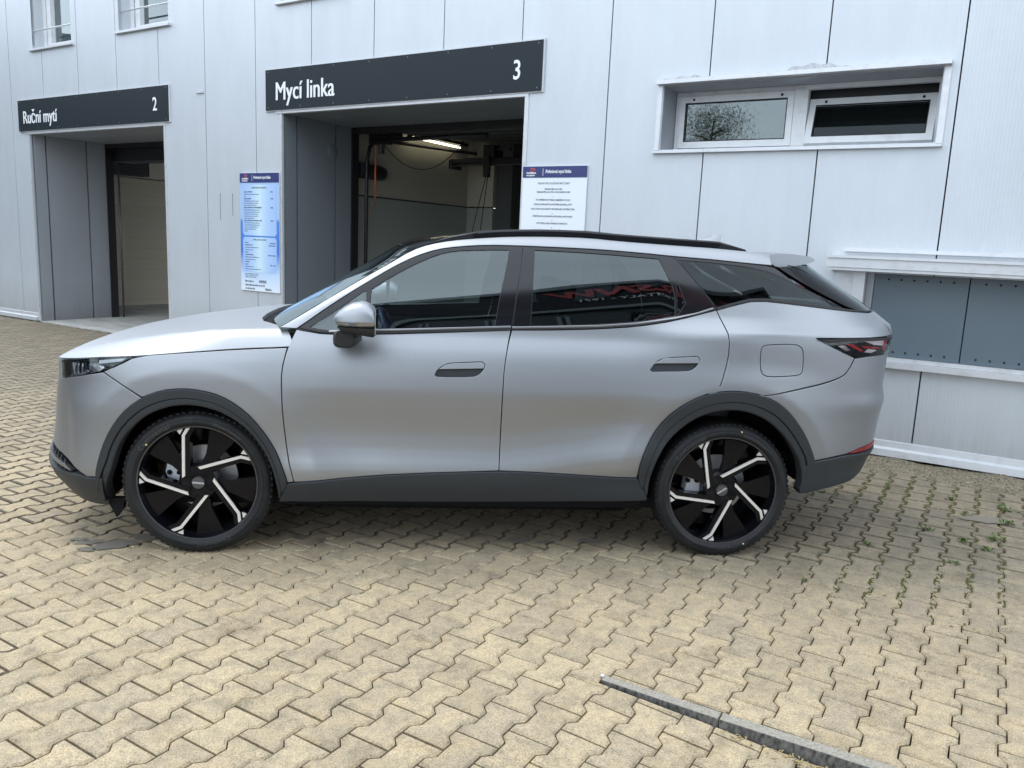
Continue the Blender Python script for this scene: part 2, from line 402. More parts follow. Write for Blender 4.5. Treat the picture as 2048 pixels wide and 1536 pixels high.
# ---- end of side surface
OUT = {
 'fender': [(-1.656,0.833),(-1.760,0.891),(-1.871,0.950),(-1.871,0.953),(-1.775,0.991),(-1.692,1.037),(-1.440,1.062),(-1.149,1.087),(-0.941,1.100),(-0.965,0.984),(-0.963,0.889),(-0.957,0.739),(-0.937,0.544),(-0.904,0.407),(-0.938,0.399),(-0.952,0.451),(-0.987,0.550),(-1.038,0.645),(-1.107,0.739),(-1.177,0.803),(-1.264,0.854),(-1.359,0.877),(-1.455,0.885),(-1.558,0.872),(-1.654,0.836)],
 'door_front': [(-0.897,1.188),(-0.752,1.169),(-0.492,1.179),(-0.192,1.196),(0.196,1.222),(0.196,1.222),(0.181,1.148),(0.163,1.038),(0.158,0.886),(0.158,0.727),(0.158,0.617),(0.156,0.482),(-0.362,0.457),(-0.670,0.428),(-0.904,0.404),(-0.937,0.544),(-0.957,0.739),(-0.963,0.889),(-0.965,0.984),(-0.941,1.100),(-0.905,1.190)],
 'door_rear': [(0.201,1.222),(0.397,1.228),(0.656,1.242),(0.866,1.262),(1.081,1.301),(1.299,1.365),(1.328,1.295),(1.346,1.232),(1.347,1.108),(1.309,0.974),(1.273,0.871),(1.248,0.930),(1.162,0.895),(1.067,0.826),(0.998,0.742),(0.952,0.658),(0.912,0.555),(0.903,0.455),(0.687,0.459),(0.370,0.477),(0.156,0.482),(0.156,0.482),(0.158,0.617),(0.158,0.727),(0.158,0.886),(0.163,1.038),(0.181,1.148)],
 'quarter': [(1.299,1.365),(1.402,1.395),(1.538,1.426),(1.757,1.413),(2.105,1.383),(2.316,1.372),(2.332,1.306),(2.411,1.266),(2.412,1.247),(1.795,1.240),(1.940,1.175),(2.045,1.136),(2.013,1.068),(1.977,1.032),(1.871,0.998),(1.735,0.967),(1.546,0.924),(1.511,0.934),(1.423,0.948),(1.335,0.946),(1.248,0.930),(1.309,0.974),(1.347,1.108),(1.346,1.232),(1.328,1.295),(1.299,1.365)],
 'strip': [(-0.997,1.194),(-0.943,1.227),(-0.764,1.343),(-0.583,1.457),(-0.433,1.548),(-0.337,1.611),(-0.245,1.647),(-0.128,1.673),(0.031,1.693),(0.189,1.708),(0.413,1.718),(0.635,1.720),(0.783,1.710),(1.114,1.700),(1.559,1.689),(1.921,1.676),(1.858,1.644),(1.829,1.612),(1.627,1.617),(1.318,1.628),(1.088,1.637),(0.902,1.648),(0.665,1.657),(0.459,1.658),(0.258,1.658),(0.069,1.655),(-0.088,1.640),(-0.204,1.620),(-0.319,1.578),(-0.431,1.517),(-0.579,1.423),(-0.722,1.327),(-0.900,1.193),(-0.912,1.192)],
 'frame1': [(-0.900,1.193),(-0.722,1.327),(-0.579,1.423),(-0.431,1.517),(-0.319,1.578),(-0.204,1.620),(-0.088,1.640),(0.069,1.655),(0.258,1.658),(0.243,1.524),(0.218,1.366),(0.201,1.242),(0.196,1.224),(-0.192,1.196),(-0.492,1.179),(-0.752,1.169),(-0.897,1.188)],
 'glass1': [(-0.531,1.404),(-0.429,1.472),(-0.317,1.537),(-0.203,1.591),(-0.112,1.616),(0.029,1.627),(0.182,1.633),(0.163,1.521),(0.133,1.393),(0.109,1.239),(-0.193,1.222),(-0.534,1.203),(-0.542,1.210)],
 'pane1': [(-0.835,1.203),(-0.719,1.279),(-0.572,1.390),(-0.559,1.388),(-0.564,1.209),(-0.698,1.192),(-0.761,1.193)],
 'frame2': [(0.258,1.658),(0.459,1.658),(0.665,1.657),(0.902,1.648),(1.088,1.637),(1.158,1.558),(1.243,1.451),(1.299,1.365),(1.081,1.301),(0.866,1.262),(0.656,1.242),(0.397,1.228),(0.201,1.222),(0.218,1.366),(0.243,1.524)],
 'glass2': [(0.323,1.639),(0.664,1.635),(1.003,1.620),(1.037,1.550),(1.081,1.446),(1.077,1.324),(0.867,1.288),(0.656,1.268),(0.397,1.251),(0.301,1.248)],
 'pane2': [(1.095,1.505),(1.136,1.394),(1.091,1.327)],
 'frame3': [(1.088,1.637),(1.318,1.628),(1.627,1.617),(1.822,1.607),(1.865,1.582),(1.929,1.481),(2.036,1.429),(2.141,1.383),(1.757,1.413),(1.538,1.426),(1.402,1.395),(1.299,1.365),(1.243,1.451),(1.158,1.558)],
 'glass3': [(1.114,1.619),(1.314,1.612),(1.608,1.596),(1.778,1.575),(1.918,1.509),(2.102,1.393),(1.769,1.426),(1.546,1.442),(1.406,1.411),(1.303,1.380)],
 'tailside': [(1.838,1.604),(2.278,1.618),(2.140,1.571),(2.254,1.516),(2.260,1.454),(2.326,1.374),(2.155,1.383),(2.023,1.469),(1.865,1.582)],
 'trim1': [(-0.890,1.196),(-0.753,1.186),(-0.493,1.199),(-0.193,1.216),(0.198,1.240),(0.196,1.219),(-0.192,1.196),(-0.492,1.179),(-0.752,1.169)],
 'trim2': [(0.203,1.240),(0.397,1.249),(0.656,1.263),(0.867,1.283),(1.082,1.316),(1.206,1.345),(1.292,1.377),(1.299,1.365),(1.081,1.301),(0.866,1.262),(0.656,1.242),(0.397,1.228),(0.201,1.222)],
 'trim3': [(1.303,1.378),(1.405,1.408),(1.545,1.439),(1.766,1.424),(2.119,1.391),(2.326,1.374),(2.101,1.380),(1.755,1.410),(1.537,1.424),(1.402,1.393),(1.302,1.362)],
 'lamp': [(-2.271,0.973),(-1.892,1.021),(-1.692,1.037),(-1.775,0.991),(-1.871,0.953),(-1.954,0.931),(-2.059,0.909),(-2.259,0.871)],
 'tail': [(1.795,1.234),(1.990,1.242),(2.397,1.240),(2.422,1.148),(2.160,1.146),(2.045,1.136),(1.940,1.175)],
 'bumper_f': [(-1.656,0.830),(-1.760,0.891),(-1.871,0.948),(-1.954,0.931),(-2.059,0.909),(-2.259,0.871),(-2.304,0.971),(-2.966,0.915),(-2.966,0.545),(-2.198,0.483),(-2.072,0.453),(-1.983,0.413),(-1.947,0.390),(-1.886,0.398),(-1.870,0.513),(-1.841,0.612),(-1.786,0.708),(-1.725,0.779)],
 'lower_f': [(-2.239,0.379),(-2.092,0.393),(-1.978,0.402),(-1.947,0.390),(-1.887,0.395),(-1.826,0.398),(-1.860,0.311),(-1.901,0.244),(-1.967,0.235),(-2.038,0.235),(-2.150,0.235),(-2.250,0.266),(-2.261,0.327),(-2.966,0.360),(-2.966,0.455)],
 'grille': [(-2.198,0.483),(-2.072,0.453),(-1.983,0.413),(-2.091,0.396),(-2.235,0.382),(-2.966,0.450),(-2.966,0.545)],
 'bumper_r': [(2.046,1.133),(2.161,1.143),(2.427,1.145),(3.110,1.190),(3.110,0.660),(2.494,0.614),(2.226,0.615),(2.113,0.590),(1.970,0.580),(1.875,0.564),(1.846,0.622),(1.799,0.705),(1.734,0.787),(1.661,0.858),(1.600,0.901),(1.511,0.934),(1.546,0.924),(1.735,0.965),(1.871,0.995),(1.977,1.030),(2.014,1.065)],
 'lower_r': [(1.875,0.564),(1.971,0.577),(2.114,0.587),(2.460,0.566),(3.110,0.620),(3.110,0.560),(2.750,0.548),(2.520,0.510),(2.294,0.415),(2.041,0.406),(1.881,0.377),(1.839,0.378),(1.837,0.462),(1.810,0.527)],
 'reflector': [(2.113,0.590),(2.226,0.615),(2.494,0.614),(2.494,0.593),(2.298,0.589)],
 'arch_f': [(-1.886,0.398),(-1.870,0.513),(-1.841,0.612),(-1.786,0.708),(-1.725,0.779),(-1.654,0.836),(-1.558,0.872),(-1.455,0.885),(-1.359,0.877),(-1.264,0.854),(-1.177,0.803),(-1.107,0.739),(-1.038,0.645),(-0.987,0.550),(-0.952,0.451),(-0.938,0.399),(-0.986,0.292),(-0.992,0.385),(-1.017,0.492),(-1.062,0.586),(-1.124,0.673),(-1.198,0.735),(-1.278,0.777),(-1.362,0.798),(-1.444,0.804),(-1.536,0.788),(-1.625,0.747),(-1.691,0.692),(-1.751,0.621),(-1.788,0.541),(-1.810,0.416),(-1.907,0.253)],
 'arch_r': [(0.903,0.455),(0.912,0.555),(0.952,0.658),(0.998,0.742),(1.067,0.826),(1.162,0.895),(1.248,0.930),(1.335,0.946),(1.423,0.948),(1.511,0.934),(1.600,0.901),(1.661,0.858),(1.734,0.787),(1.799,0.705),(1.846,0.622),(1.875,0.564),(1.838,0.381),(1.837,0.462),(1.810,0.527),(1.752,0.617),(1.689,0.699),(1.607,0.771),(1.522,0.819),(1.432,0.845),(1.344,0.845),(1.259,0.826),(1.175,0.784),(1.093,0.710),(1.037,0.641),(0.993,0.550),(0.972,0.453),(0.967,0.340)],
 'sill': [(-0.904,0.404),(-0.670,0.428),(-0.362,0.457),(0.156,0.482),(0.370,0.477),(0.687,0.459),(0.903,0.455),(0.967,0.340),(0.960,0.330),(0.579,0.313),(0.172,0.306),(-0.361,0.298),(-0.890,0.299),(-0.986,0.292),(-0.938,0.396)],
 'flap': [(1.539,1.198),(1.683,1.205),(1.716,1.192),(1.734,1.166),(1.744,1.067),(1.732,1.045),(1.702,1.037),(1.556,1.028),(1.527,1.043),(1.515,1.072),(1.509,1.162),(1.517,1.186)],
 'handle1': [(-0.194,0.985),(-0.180,1.014),(-0.142,1.040),(-0.106,1.048),(0.046,1.058),(0.062,1.046),(0.055,1.020),(0.032,0.994),(0.001,0.981),(-0.178,0.976)],
 'handle1d': [(-0.189,0.986),(-0.177,1.009),(0.055,1.023),(0.032,0.997),(0.001,0.986),(-0.176,0.981)],
 'handle2': [(0.936,1.043),(0.965,1.083),(1.008,1.107),(1.185,1.122),(1.198,1.107),(1.185,1.076),(1.154,1.051),(1.122,1.045),(0.947,1.036)],
 'handle2d': [(0.941,1.043),(0.960,1.072),(1.188,1.084),(1.154,1.054),(1.119,1.047),(0.949,1.041)],
 'strip_top': [(-0.997,1.194),(-0.943,1.227),(-0.764,1.343),(-0.583,1.457),(-0.433,1.548),(-0.337,1.611),(-0.245,1.647),(-0.128,1.673),(0.031,1.693),(0.189,1.708),(0.413,1.718),(0.635,1.720),(0.783,1.710),(1.114,1.700),(1.559,1.689),(1.921,1.676)],
}
# ---------------------------------------------------------------- car
def dens(pl, step=.022):
    out = []
    for a, b in zip(pl, pl[1:]+pl[:1]):
        n = max(1, int(math.ceil(math.hypot(b[0]-a[0], b[1]-a[1])/step)))
        for k in range(n): out.append((a[0]+(b[0]-a[0])*k/n, a[1]+(b[1]-a[1])*k/n))
    return out
def clean(pl):
    out = []
    for q in pl:
        if not out or math.hypot(q[0]-out[-1][0], q[1]-out[-1][1]) > .004: out.append(q)
    if math.hypot(out[0][0]-out[-1][0], out[0][1]-out[-1][1]) < .004: out.pop()
    a = sum(p[0]*q[1]-q[0]*p[1] for p, q in zip(out, out[1:]+out[:1]))
    return out if a > 0 else out[::-1]
def soften(pl, it=1, lim=35):
    """round gentle bends of a hand-traced outline, keep its corners"""
    for _ in range(it):
        n = len(pl); new = []
        for i in range(n):
            p, q, r = pl[i-1], pl[i], pl[(i+1)%n]
            a = math.atan2(q[1]-p[1], q[0]-p[0]); b = math.atan2(r[1]-q[1], r[0]-q[0])
            d = abs((math.degrees(b-a)+180)%360-180)
            if .5 < d < lim:
                new += [(q[0]*.75+p[0]*.25, q[1]*.75+p[1]*.25), (q[0]*.75+r[0]*.25, q[1]*.75+r[1]*.25)]
            else: new.append(q)
        pl = new
    return pl
def tnorm(pl):
    P = np.array(pl); d1 = P-np.roll(P,1,0); d2 = np.roll(P,-1,0)-P
    d1 /= np.maximum(1e-9,np.linalg.norm(d1,axis=1,keepdims=True)); d2 /= np.maximum(1e-9,np.linalg.norm(d2,axis=1,keepdims=True))
    n = np.stack([d1[:,1]+d2[:,1], -(d1[:,0]+d2[:,0])],1); l = np.linalg.norm(n,axis=1,keepdims=True)
    n = n/np.maximum(l,1e-6); k = 1/np.maximum(.45, l/2)
    return P, n, k
def inside(Q, P):
    x, y = Q[:,0], Q[:,1]; r = np.zeros(len(Q), bool)
    for (x1,y1),(x2,y2) in zip(P, np.roll(P,-1,0)):
        c = ((y1>y) != (y2>y)) & (x < (x2-x1)*(y-y1)/(y2-y1+1e-15)+x1); r ^= c
    return r
def mesh_from(name, V, F, Nn, m):
    me = bpy.data.meshes.new(name); me.from_pydata(V.tolist(), [], F)
    me.materials.append(MATS[m]); me.polygons.foreach_set('use_smooth', [True]*len(me.polygons)); me.update()
    me.normals_split_custom_set_from_vertices(Nn.tolist()); return me
CAR = None
def panel(name, outline, m, parent, off=0., depth=.02, gap=.0026, holes=(), grid=.03, both=True, edge=.002, soft=1, label=None, fsurf=None):
    fs = fsurf or surf
    def fn(s, z):
        e = .003; a = fs(s+e,z)-fs(s-e,z); b = fs(s,z+e)-fs(s,z-e); c = np.cross(a,b)
        return c/np.maximum(1e-12,np.linalg.norm(c,axis=-1,keepdims=True))
    rings = []
    for i, pl in enumerate([outline]+list(holes)):
        q = clean(list(pl))
        if soft: q = soften(q, 2 if soft > 1 else 1)
        q = dens(q, grid*.75); P, n, k = tnorm(q)
        sg = -1 if i == 0 else 1                       # outline shrinks, holes grow
        A = P+n*k*(gap+edge)*sg; B = P+n*k*gap*sg
        rings.append((A, B, n if i == 0 else -n))
    O = rings[0][0]
    lo, hi = O.min(0), O.max(0)
    gx, gz = np.meshgrid(np.arange(lo[0]+grid*.5,hi[0],grid), np.arange(lo[1]+grid*.5,hi[1],grid))
    gx = gx+(np.arange(gx.shape[0])%2)[:,None]*grid*.5
    Q = np.stack([gx.ravel(), gz.ravel()],1); Q = Q[inside(Q, O)]
    for A,_,_ in rings[1:]: Q = Q[~inside(Q, A)]
    ALL = np.concatenate([r[0] for r in rings])
    if len(Q):
        dmin = np.full(len(Q), 9.)
        for a in ALL: dmin = np.minimum(dmin, np.hypot(Q[:,0]-a[0], Q[:,1]-a[1]))
        Q = Q[dmin > grid*.5]
    pts = np.concatenate([ALL, Q]) if len(Q) else ALL
    edges = []; o = 0
    for A,_,_ in rings:
        n = len(A); edges += [(o+i, o+(i+1)%n) for i in range(n)]; o += n
    vs, es, fs_, ov, _, _ = delaunay_2d_cdt([Vector(p) for p in pts], edges, [], 0, 1e-6)
    V2 = np.array([(v.x, v.y) for v in vs]); F = [tuple(f) for f in fs_]
    cen = np.array([V2[list(f)].mean(0) for f in F]); keep = inside(cen, O)
    for A,_,_ in rings[1:]: keep &= ~inside(cen, A)
    F = [f for f, k in zip(F, keep) if k]
    mp = {}
    for i, l in enumerate(ov):
        for j in l: mp[j] = i
    nn = fn(V2[:,0], V2[:,1]); V3 = fs(V2[:,0], V2[:,1])+nn*off
    Vl, Nl = [V3], [nn]; base = len(V3); o = 0
    for (A, B, tn) in rings:
        n = len(A); nb = fn(B[:,0], B[:,1]); pb = fs(B[:,0], B[:,1])
        e = .003; ts = (fs(B[:,0]+tn[:,0]*e, B[:,1]+tn[:,1]*e)-fs(B[:,0]-tn[:,0]*e, B[:,1]-tn[:,1]*e)); ts /= np.maximum(1e-12,np.linalg.norm(ts,axis=1,keepdims=True))
        bl = nb+ts; bl /= np.linalg.norm(bl,axis=1,keepdims=True)
        Vl += [pb+nb*(off-edge*.6), pb+nb*(off-edge*.6), pb+nb*(off-depth)]; Nl += [bl, ts, ts]
        b1, b2, b3 = base, base+n, base+2*n
        for i in range(n):
            j = (i+1)%n; ai, aj = mp[o+i], mp[o+j]
            F.append((ai, b1+i, b1+j, aj)); F.append((b2+i, b3+i, b3+j, b2+j))
        base += 3*n; o += n
    V = np.concatenate(Vl); Nn = np.concatenate(Nl)
    # consistent winding: compare with normals
    F2 = []
    for f in F:
        a, b, c = V[f[0]], V[f[1]], V[f[2]]; g = np.cross(b-a, c-a)
        F2.append(f if g@(Nn[f[0]]+Nn[f[1]]+Nn[f[2]]) >= 0 else tuple(reversed(f)))
    ob = link(name, mesh_from(name, V, F2, Nn, m), None, parent)
    if label: ob['label'] = label
    if both:
        M = np.array([1,-1,1]); link(name, mesh_from(name, V*M, [tuple(reversed(f)) for f in F2], Nn*M, m), None, both if both is not True else parent)
    return ob
def P_(k): return list(OUT[k])

car = thing('parked_car', 'satin silver estate-like SUV with black arch cladding parked side-on on the pavers', 'car', (0,0,0))
CAR = car
# --- skin panels
panel('front_wing', P_('fender'), 'satin_silver_paint', car, grid=.016)
fd = panel('front_door', P_('door_front'), 'satin_silver_paint', car, holes=[P_('handle1')], grid=.016)
rd = panel('rear_door', P_('door_rear'), 'satin_silver_paint', car, holes=[P_('handle2')], grid=.016)
panel('rear_wing', P_('quarter'), 'satin_silver_paint', car, holes=[P_('flap')], grid=.016)
panel('fuel_flap', P_('flap'), 'satin_silver_paint', car, gap=.0015, grid=.05, both=True)
panel('side_frame', P_('strip'), 'satin_silver_paint', car, grid=.018, depth=.03)
panel('front_bumper', P_('bumper_f'), 'satin_silver_paint', car, grid=.016)
panel('rear_bumper', P_('bumper_r'), 'satin_silver_paint', car, grid=.016)
panel('tailgate', [(2.317,1.372),(2.331,1.306),(2.410,1.267),(2.412,1.247),(SMAX,1.255),(SMAX,1.385)], 'satin_silver_paint', car)
panel('tail_light_bar', [(2.40,1.238),(SMAX,1.25),(SMAX,1.20),(2.425,1.150)], 'gloss_black_trim', car)
TS = [(1.860,1.604),(1.97,1.612),(2.08,1.60),(2.165,1.57),(2.235,1.515),(2.285,1.453),(2.327,1.374),(2.157,1.383),(2.032,1.469),(1.885,1.581)]
panel('tailgate_side_trim', TS, 'rim_black', car, off=.004)
panel('rear_screen', [(1.99,1.616),(SMAX,1.63),(SMAX,1.39),(2.335,1.376),(2.29,1.453),(2.24,1.515),(2.17,1.575),(2.08,1.605)], 'quarter_glass', car, depth=.006, both=True)
# handles: flush flap above, dark finger recess below
def cut(pl, za, zb, xa, xb, top):
    out = []
    for (x, z) in pl:
        zl = za+(zb-za)*(x-xa)/(xb-xa)
        if (z > zl) == top: out.append((x, z))
    return out
for key, dr, za, zb in (('handle1', fd, 1.013, 1.024), ('handle2', rd, 1.076, 1.086)):
    pl = P_(key); xa, xb = min(p[0] for p in pl), max(p[0] for p in pl)
    xl, xr = xa+.014, xb-.006
    up = [(xl, za)]+[q for q in cut(pl, za, zb, xa, xb, True)]+[(xr, zb)]
    up = sorted(up, key=lambda q: math.atan2(q[1]-(za+.014), q[0]-(xa+xb)/2))
    h = panel('door_handle', up, 'satin_silver_paint', dr, gap=.0015, grid=.03, both=True, off=.001, soft=0)
    panel('handle_recess', pl, 'grained_black_plastic', dr, off=-.012, gap=-.004, depth=.01, grid=.03)
# --- glazing, frames and trims
f1 = panel('front_window_frame', P_('frame1'), 'gloss_black_trim', car, off=-.002, holes=[P_('glass1'), P_('pane1')], grid=.022, gap=.001)
panel('front_side_window', P_('glass1'), 'side_glass', car, off=-.006, gap=-.003, depth=.004, grid=.04)
panel('front_quarter_pane', P_('pane1'), 'side_glass', car, off=-.006, gap=-.003, depth=.004, grid=.04)
f2 = panel('rear_window_frame', P_('frame2'), 'gloss_black_trim', car, off=-.002, holes=[P_('glass2'), P_('pane2')], grid=.022, gap=.001)
panel('rear_side_window', P_('glass2'), 'privacy_glass', car, off=-.006, gap=-.003, depth=.004, grid=.04)
panel('rear_quarter_pane', P_('pane2'), 'privacy_glass', car, off=-.006, gap=-.003, depth=.004, grid=.03)
panel('rear_quarter_frame', P_('frame3'), 'gloss_black_trim', car, off=-.002, holes=[P_('glass3')], grid=.022, gap=.001)
panel('rear_quarter_glass', P_('glass3'), 'quarter_glass', car, off=-.003, gap=-.001, depth=.004, grid=.04)
for k in ('trim1','trim2','trim3'): panel('belt_trim', P_(k), 'rubber_seal', car, off=.005, depth=.012, gap=0, edge=.003, grid=.03)
def bright(ptsz, dz=.008, w=.0045):
    pl = [(s, z+dz) for s, z in ptsz]+[(s, z+dz-w*2) for s, z in ptsz[::-1]]
    panel('belt_strip', pl, 'dark_chrome', car, off=.008, depth=.01, gap=0, edge=.002, grid=.03, soft=0)
bright([(-.74,1.180),(-.49,1.194),(-.193,1.211),(.194,1.234)]); bright([(.203,1.234),(.394,1.243),(.653,1.256),(.863,1.276),(1.073,1.311),(1.195,1.341),(1.28,1.371)], .004)
# --- cladding
for key in ('arch_f','arch_r'):
    pl = P_(key); n = len(pl)//2; out_, inn_ = pl[:n], pl[n:][::-1]
    mid_ = [(a[0]*.45+b[0]*.55, a[1]*.45+b[1]*.55) for a, b in zip(out_, inn_)]
    panel('arch_cladding', out_+mid_[::-1], 'grained_black_plastic', car, off=.014, depth=.05, gap=0, edge=.004)
    panel('arch_lip', mid_+inn_[::-1], 'grained_black_plastic', car, off=.009, depth=.06, gap=0, edge=.011)
panel('sill_cladding', P_('sill'), 'grained_black_plastic', car, off=.012, depth=.06, gap=0, edge=.005)
panel('front_skirt', P_('lower_f'), 'grained_black_plastic', car, off=.012, depth=.06, gap=0, edge=.006)
panel('rear_skirt', P_('lower_r'), 'grained_black_plastic', car, off=.012, depth=.06, gap=0, edge=.006)
panel('bumper_reflector', P_('reflector'), 'reflector_red', car, off=.006, depth=.015, gap=0)
# --- lower grille with upright slats
gp = P_('grille')
panel('grille', gp, 'underbody_black', car, off=-.035, depth=.02, gap=-.01)
for k in range(9):
    s0 = -2.14-.048*k-.004*k*k*.3; z0, z1 = .385+.006*k if k < 8 else .43, .452+.012*k
    z1 = min(z1, .535)
    panel('grille_slat', [(s0,z0),(s0+.014,z0),(s0+.010,z1),(s0-.004,z1)], 'grained_black_plastic', car, off=-.006, depth=.03, gap=0, grid=.03, soft=0)
panel('grille_sill', [(-2.05,.405),(-2.12,.43),(-2.40,.455),(-2.6,.468),(-2.6,.455),(-2.40,.438),(-2.12,.412)], 'dark_chrome', car, off=.006, depth=.03, gap=0, soft=0)
# --- lamps
LP = P_('lamp')
hl = panel('headlight', LP, 'lamp_glass', car, off=0, depth=.02, grid=.03, gap=.003)
def lampbit(name, pl, m, off=-.025, par=None, depth=.006): return panel(name, pl, m, par or hl, off=off, depth=depth, gap=0, grid=.03, soft=0)
lampbit('lamp_bezel', [(a, b) for a, b in LP], 'gloss_black_trim', -.06)
lampbit('lamp_surround', [(-2.26,.97),(-1.90,1.018),(-1.70,1.035),(-1.72,1.028),(-1.93,1.004),(-2.26,.955)], 'gloss_black_trim', -.004)
lampbit('lamp_reflector', [(-2.27,.955),(-2.13,.968),(-2.12,.90),(-2.26,.875)], 'lamp_silver', -.045)
lampbit('lamp_reflector', [(-2.02,.975),(-1.96,.985),(-1.90,.97),(-1.93,.945),(-2.01,.925)], 'lamp_silver', -.04)
lampbit('daylight_bar', [(-1.90,1.005),(-1.745,1.026),(-1.77,1.008),(-1.905,.986)], 'lamp_white', -.005)
for s0 in (-2.115,-2.085,-2.05): lampbit('projector_fin', [(s0,.918),(s0+.012,.918),(s0+.016,.978),(s0+.004,.976)], 'lamp_silver', -.02)
lampbit('projector_fin', [(-2.18,.888),(-2.03,.918),(-1.99,.940),(-2.01,.946),(-2.05,.926),(-2.18,.897)], 'lamp_silver', -.022)
TL = P_('tail')
tl = panel('tail_light', TL, 'tail_glass', car, off=.006, depth=.03, grid=.03, gap=.001)
lampbit('lamp_bezel', TL, 'gloss_black_trim', -.05, tl)
lampbit('lamp_hood', [(1.797,1.233),(1.99,1.2415),(2.397,1.2395),(2.40,1.226),(2.0,1.228),(1.86,1.215)], 'rubber_seal', .009, tl)
lampbit('red_blade', [(1.97,1.214),(2.03,1.210),(2.115,1.172),(2.09,1.168)], 'lamp_red', -.012, tl)
lampbit('red_blade', [(2.08,1.202),(2.13,1.196),(2.27,1.184),(2.27,1.176),(2.12,1.186)], 'lamp_red', -.012, tl)
lampbit('red_blade', [(2.31,1.222),(2.40,1.222),(2.37,1.160),(2.33,1.160)], 'lamp_red', -.012, tl)
lampbit('clear_facet', [(2.10,1.226),(2.30,1.226),(2.30,1.192),(2.19,1.203)], 'lamp_white', -.008, tl)
lampbit('clear_facet', [(2.12,1.164),(2.15,1.182),(2.24,1.170),(2.18,1.158)], 'lamp_white', -.008, tl)
lampbit('clear_facet', [(1.93,1.200),(1.97,1.204),(2.02,1.176),(1.99,1.172)], 'lamp_silver', -.010, tl)
# --- bonnet (height over plan), cowl, windscreen, roof
ES = np.concatenate([np.linspace(-.925,-2.0,60), np.linspace(-2.01,SMIN,120)])
EZ = np.interp(-ES, [.925,.94,1.149,1.44,1.692,1.892,2.271,2.45,-SMIN], [1.103,1.101,1.087,1.062,1.037,1.02,.975,.955,.925])
EP = surf(ES, EZ); EP[:,1] = np.abs(EP[:,1])
ex, ey, ez = EP[::-1,0], EP[::-1,1], EP[::-1,2]
def bonnet_z(x, ay):
    ye = np.interp(x, ex, ey); ze = np.interp(x, ex, ez)
    yc = np.interp(x, [-2.31,-2.17,-2.03,-1.825,-1.495,-1.169,-.908], [.5,.58,.645,.70,.765,.83,.875]); yc = np.minimum(yc, ye*.88)
    zc = pch([-2.32,-2.174,-2.034,-1.825,-1.495,-1.169,-.908], [.932,.985,1.035,1.088,1.146,1.182,1.194])(x)
    z0 = pch([-2.34,-2.3,-2.2,-2.0,-1.8,-1.66,-1.36,-1.15,-1.0,-.8], [.915,.94,1.0,1.078,1.124,1.150,1.194,1.216,1.235,1.25])(x)
    z0 = np.maximum(z0, zc+.004)
    t = np.clip(ay/np.maximum(yc,1e-4),0,1)
    zi = zc+(z0-zc)*(1-t**2.4)
    u = np.clip((ay-yc)/np.maximum(ye-yc,1e-4),0,1)
    zo = ze+(zc-ze)*(1-u**1.55)
    return np.where(ay <= yc, zi, zo)
def bsurf(s, y):      # s = x, second parameter = lateral position
    s = np.asarray(s, float); y = np.asarray(y, float)
    return np.stack([s, y, bonnet_z(s, np.abs(y))], -1)
rear_edge = [(-.918,.888),(-.945,.84),(-.985,.78),(-1.05,.71),(-1.115,.62),(-1.15,.5),(-1.165,.3),(-1.17,0)]
k = EP[:,1] > .004
edgeL = [(a, b) for a, b in zip(EP[k,0][::3], EP[k,1][::3])]
bon = rear_edge[::-1][:-1]+edgeL+[(EP[-1,0],0)]
full = [(x,-y) for x, y in (rear_edge[::-1]+edgeL[0:])]+[(EP[-1,0]-.0,0.)]+[(x,y) for x,y in (rear_edge[::-1][1:]+edgeL)[::-1]]
panel('bonnet', full, 'satin_silver_paint', car, grid=.035, both=False, fsurf=bsurf, depth=-.02 if False else .02, soft=0, gap=.003)
def csurf(s, y):
    s = np.asarray(s, float); y = np.asarray(y, float)
    return np.stack([s, y, 1.150+.045*(1-(np.abs(y)/.95)**2)+0*s], -1)
panel('cowl', [(-1.20,-.80),(-.86,-.88),(-.86,.88),(-1.20,.80)], 'underbody_black', car, grid=.12, both=False, fsurf=csurf, soft=0)
ST = P_('strip_top'); stx = [q[0] for q in ST]; stz = [q[1] for q in ST]
o_ = np.argsort(stx); stx = np.array(stx)[o_]; stz = np.array(stz)[o_]
def edge_pt(x):
    z = np.interp(x, stx, stz); return surf(x, z)
def across(name, xs, bow, crown, m, parent, nv=24, inset=.004, p=2.2, sink=0):
    V = []; F = []
    for i, x in enumerate(xs):
        e = edge_pt(x)
        for k in range(nv+1):
            v = -1+2*k/nv
            V.append((e[0]+np.interp(x,*bow)*(1-v*v), (abs(e[1])-inset)*v, e[2]-sink+np.interp(x,*crown)*(1-abs(v)**p)))
    for i in range(len(xs)-1):
        for k in range(nv):
            a = i*(nv+1)+k; F.append((a, a+nv+1, a+nv+2, a+1))
    me = bpy.data.meshes.new(name); me.from_pydata(V, [], F); me.materials.append(MATS[m])
    me.polygons.foreach_set('use_smooth', [True]*len(F)); o = link(name, me, None, parent); return o
BOW = ([-1,-.3,.3,2],[-.15,-.12,0,0]); CRN = ([-1,-.4,-.2,.3,1.2,1.75],[.0,.012,.03,.035,.022,.0])
across('windscreen', np.linspace(-.99,-.315,26), BOW, CRN, 'windscreen_glass', car)
across('roof', np.linspace(-.31,1.72,44), BOW, CRN, 'gloss_black_trim', car, sink=.002)
hdl = across('headliner', np.linspace(-.30,1.70,30), BOW, CRN, 'cabin_plastic', car, sink=.05, inset=.03)
for sx in (-.35, .25):
    tubeo('wiper_arm', [(-1.06,sx-.10,1.205),(-1.02,sx+.10,1.222),(-.985,sx+.30,1.228)], .009, 'rubber_seal', car)
    tubeo('wiper_blade', [(-1.045,sx-.14,1.205),(-1.0,sx+.14,1.232),(-.965,sx+.42,1.235)], .006, 'underbody_black', car)
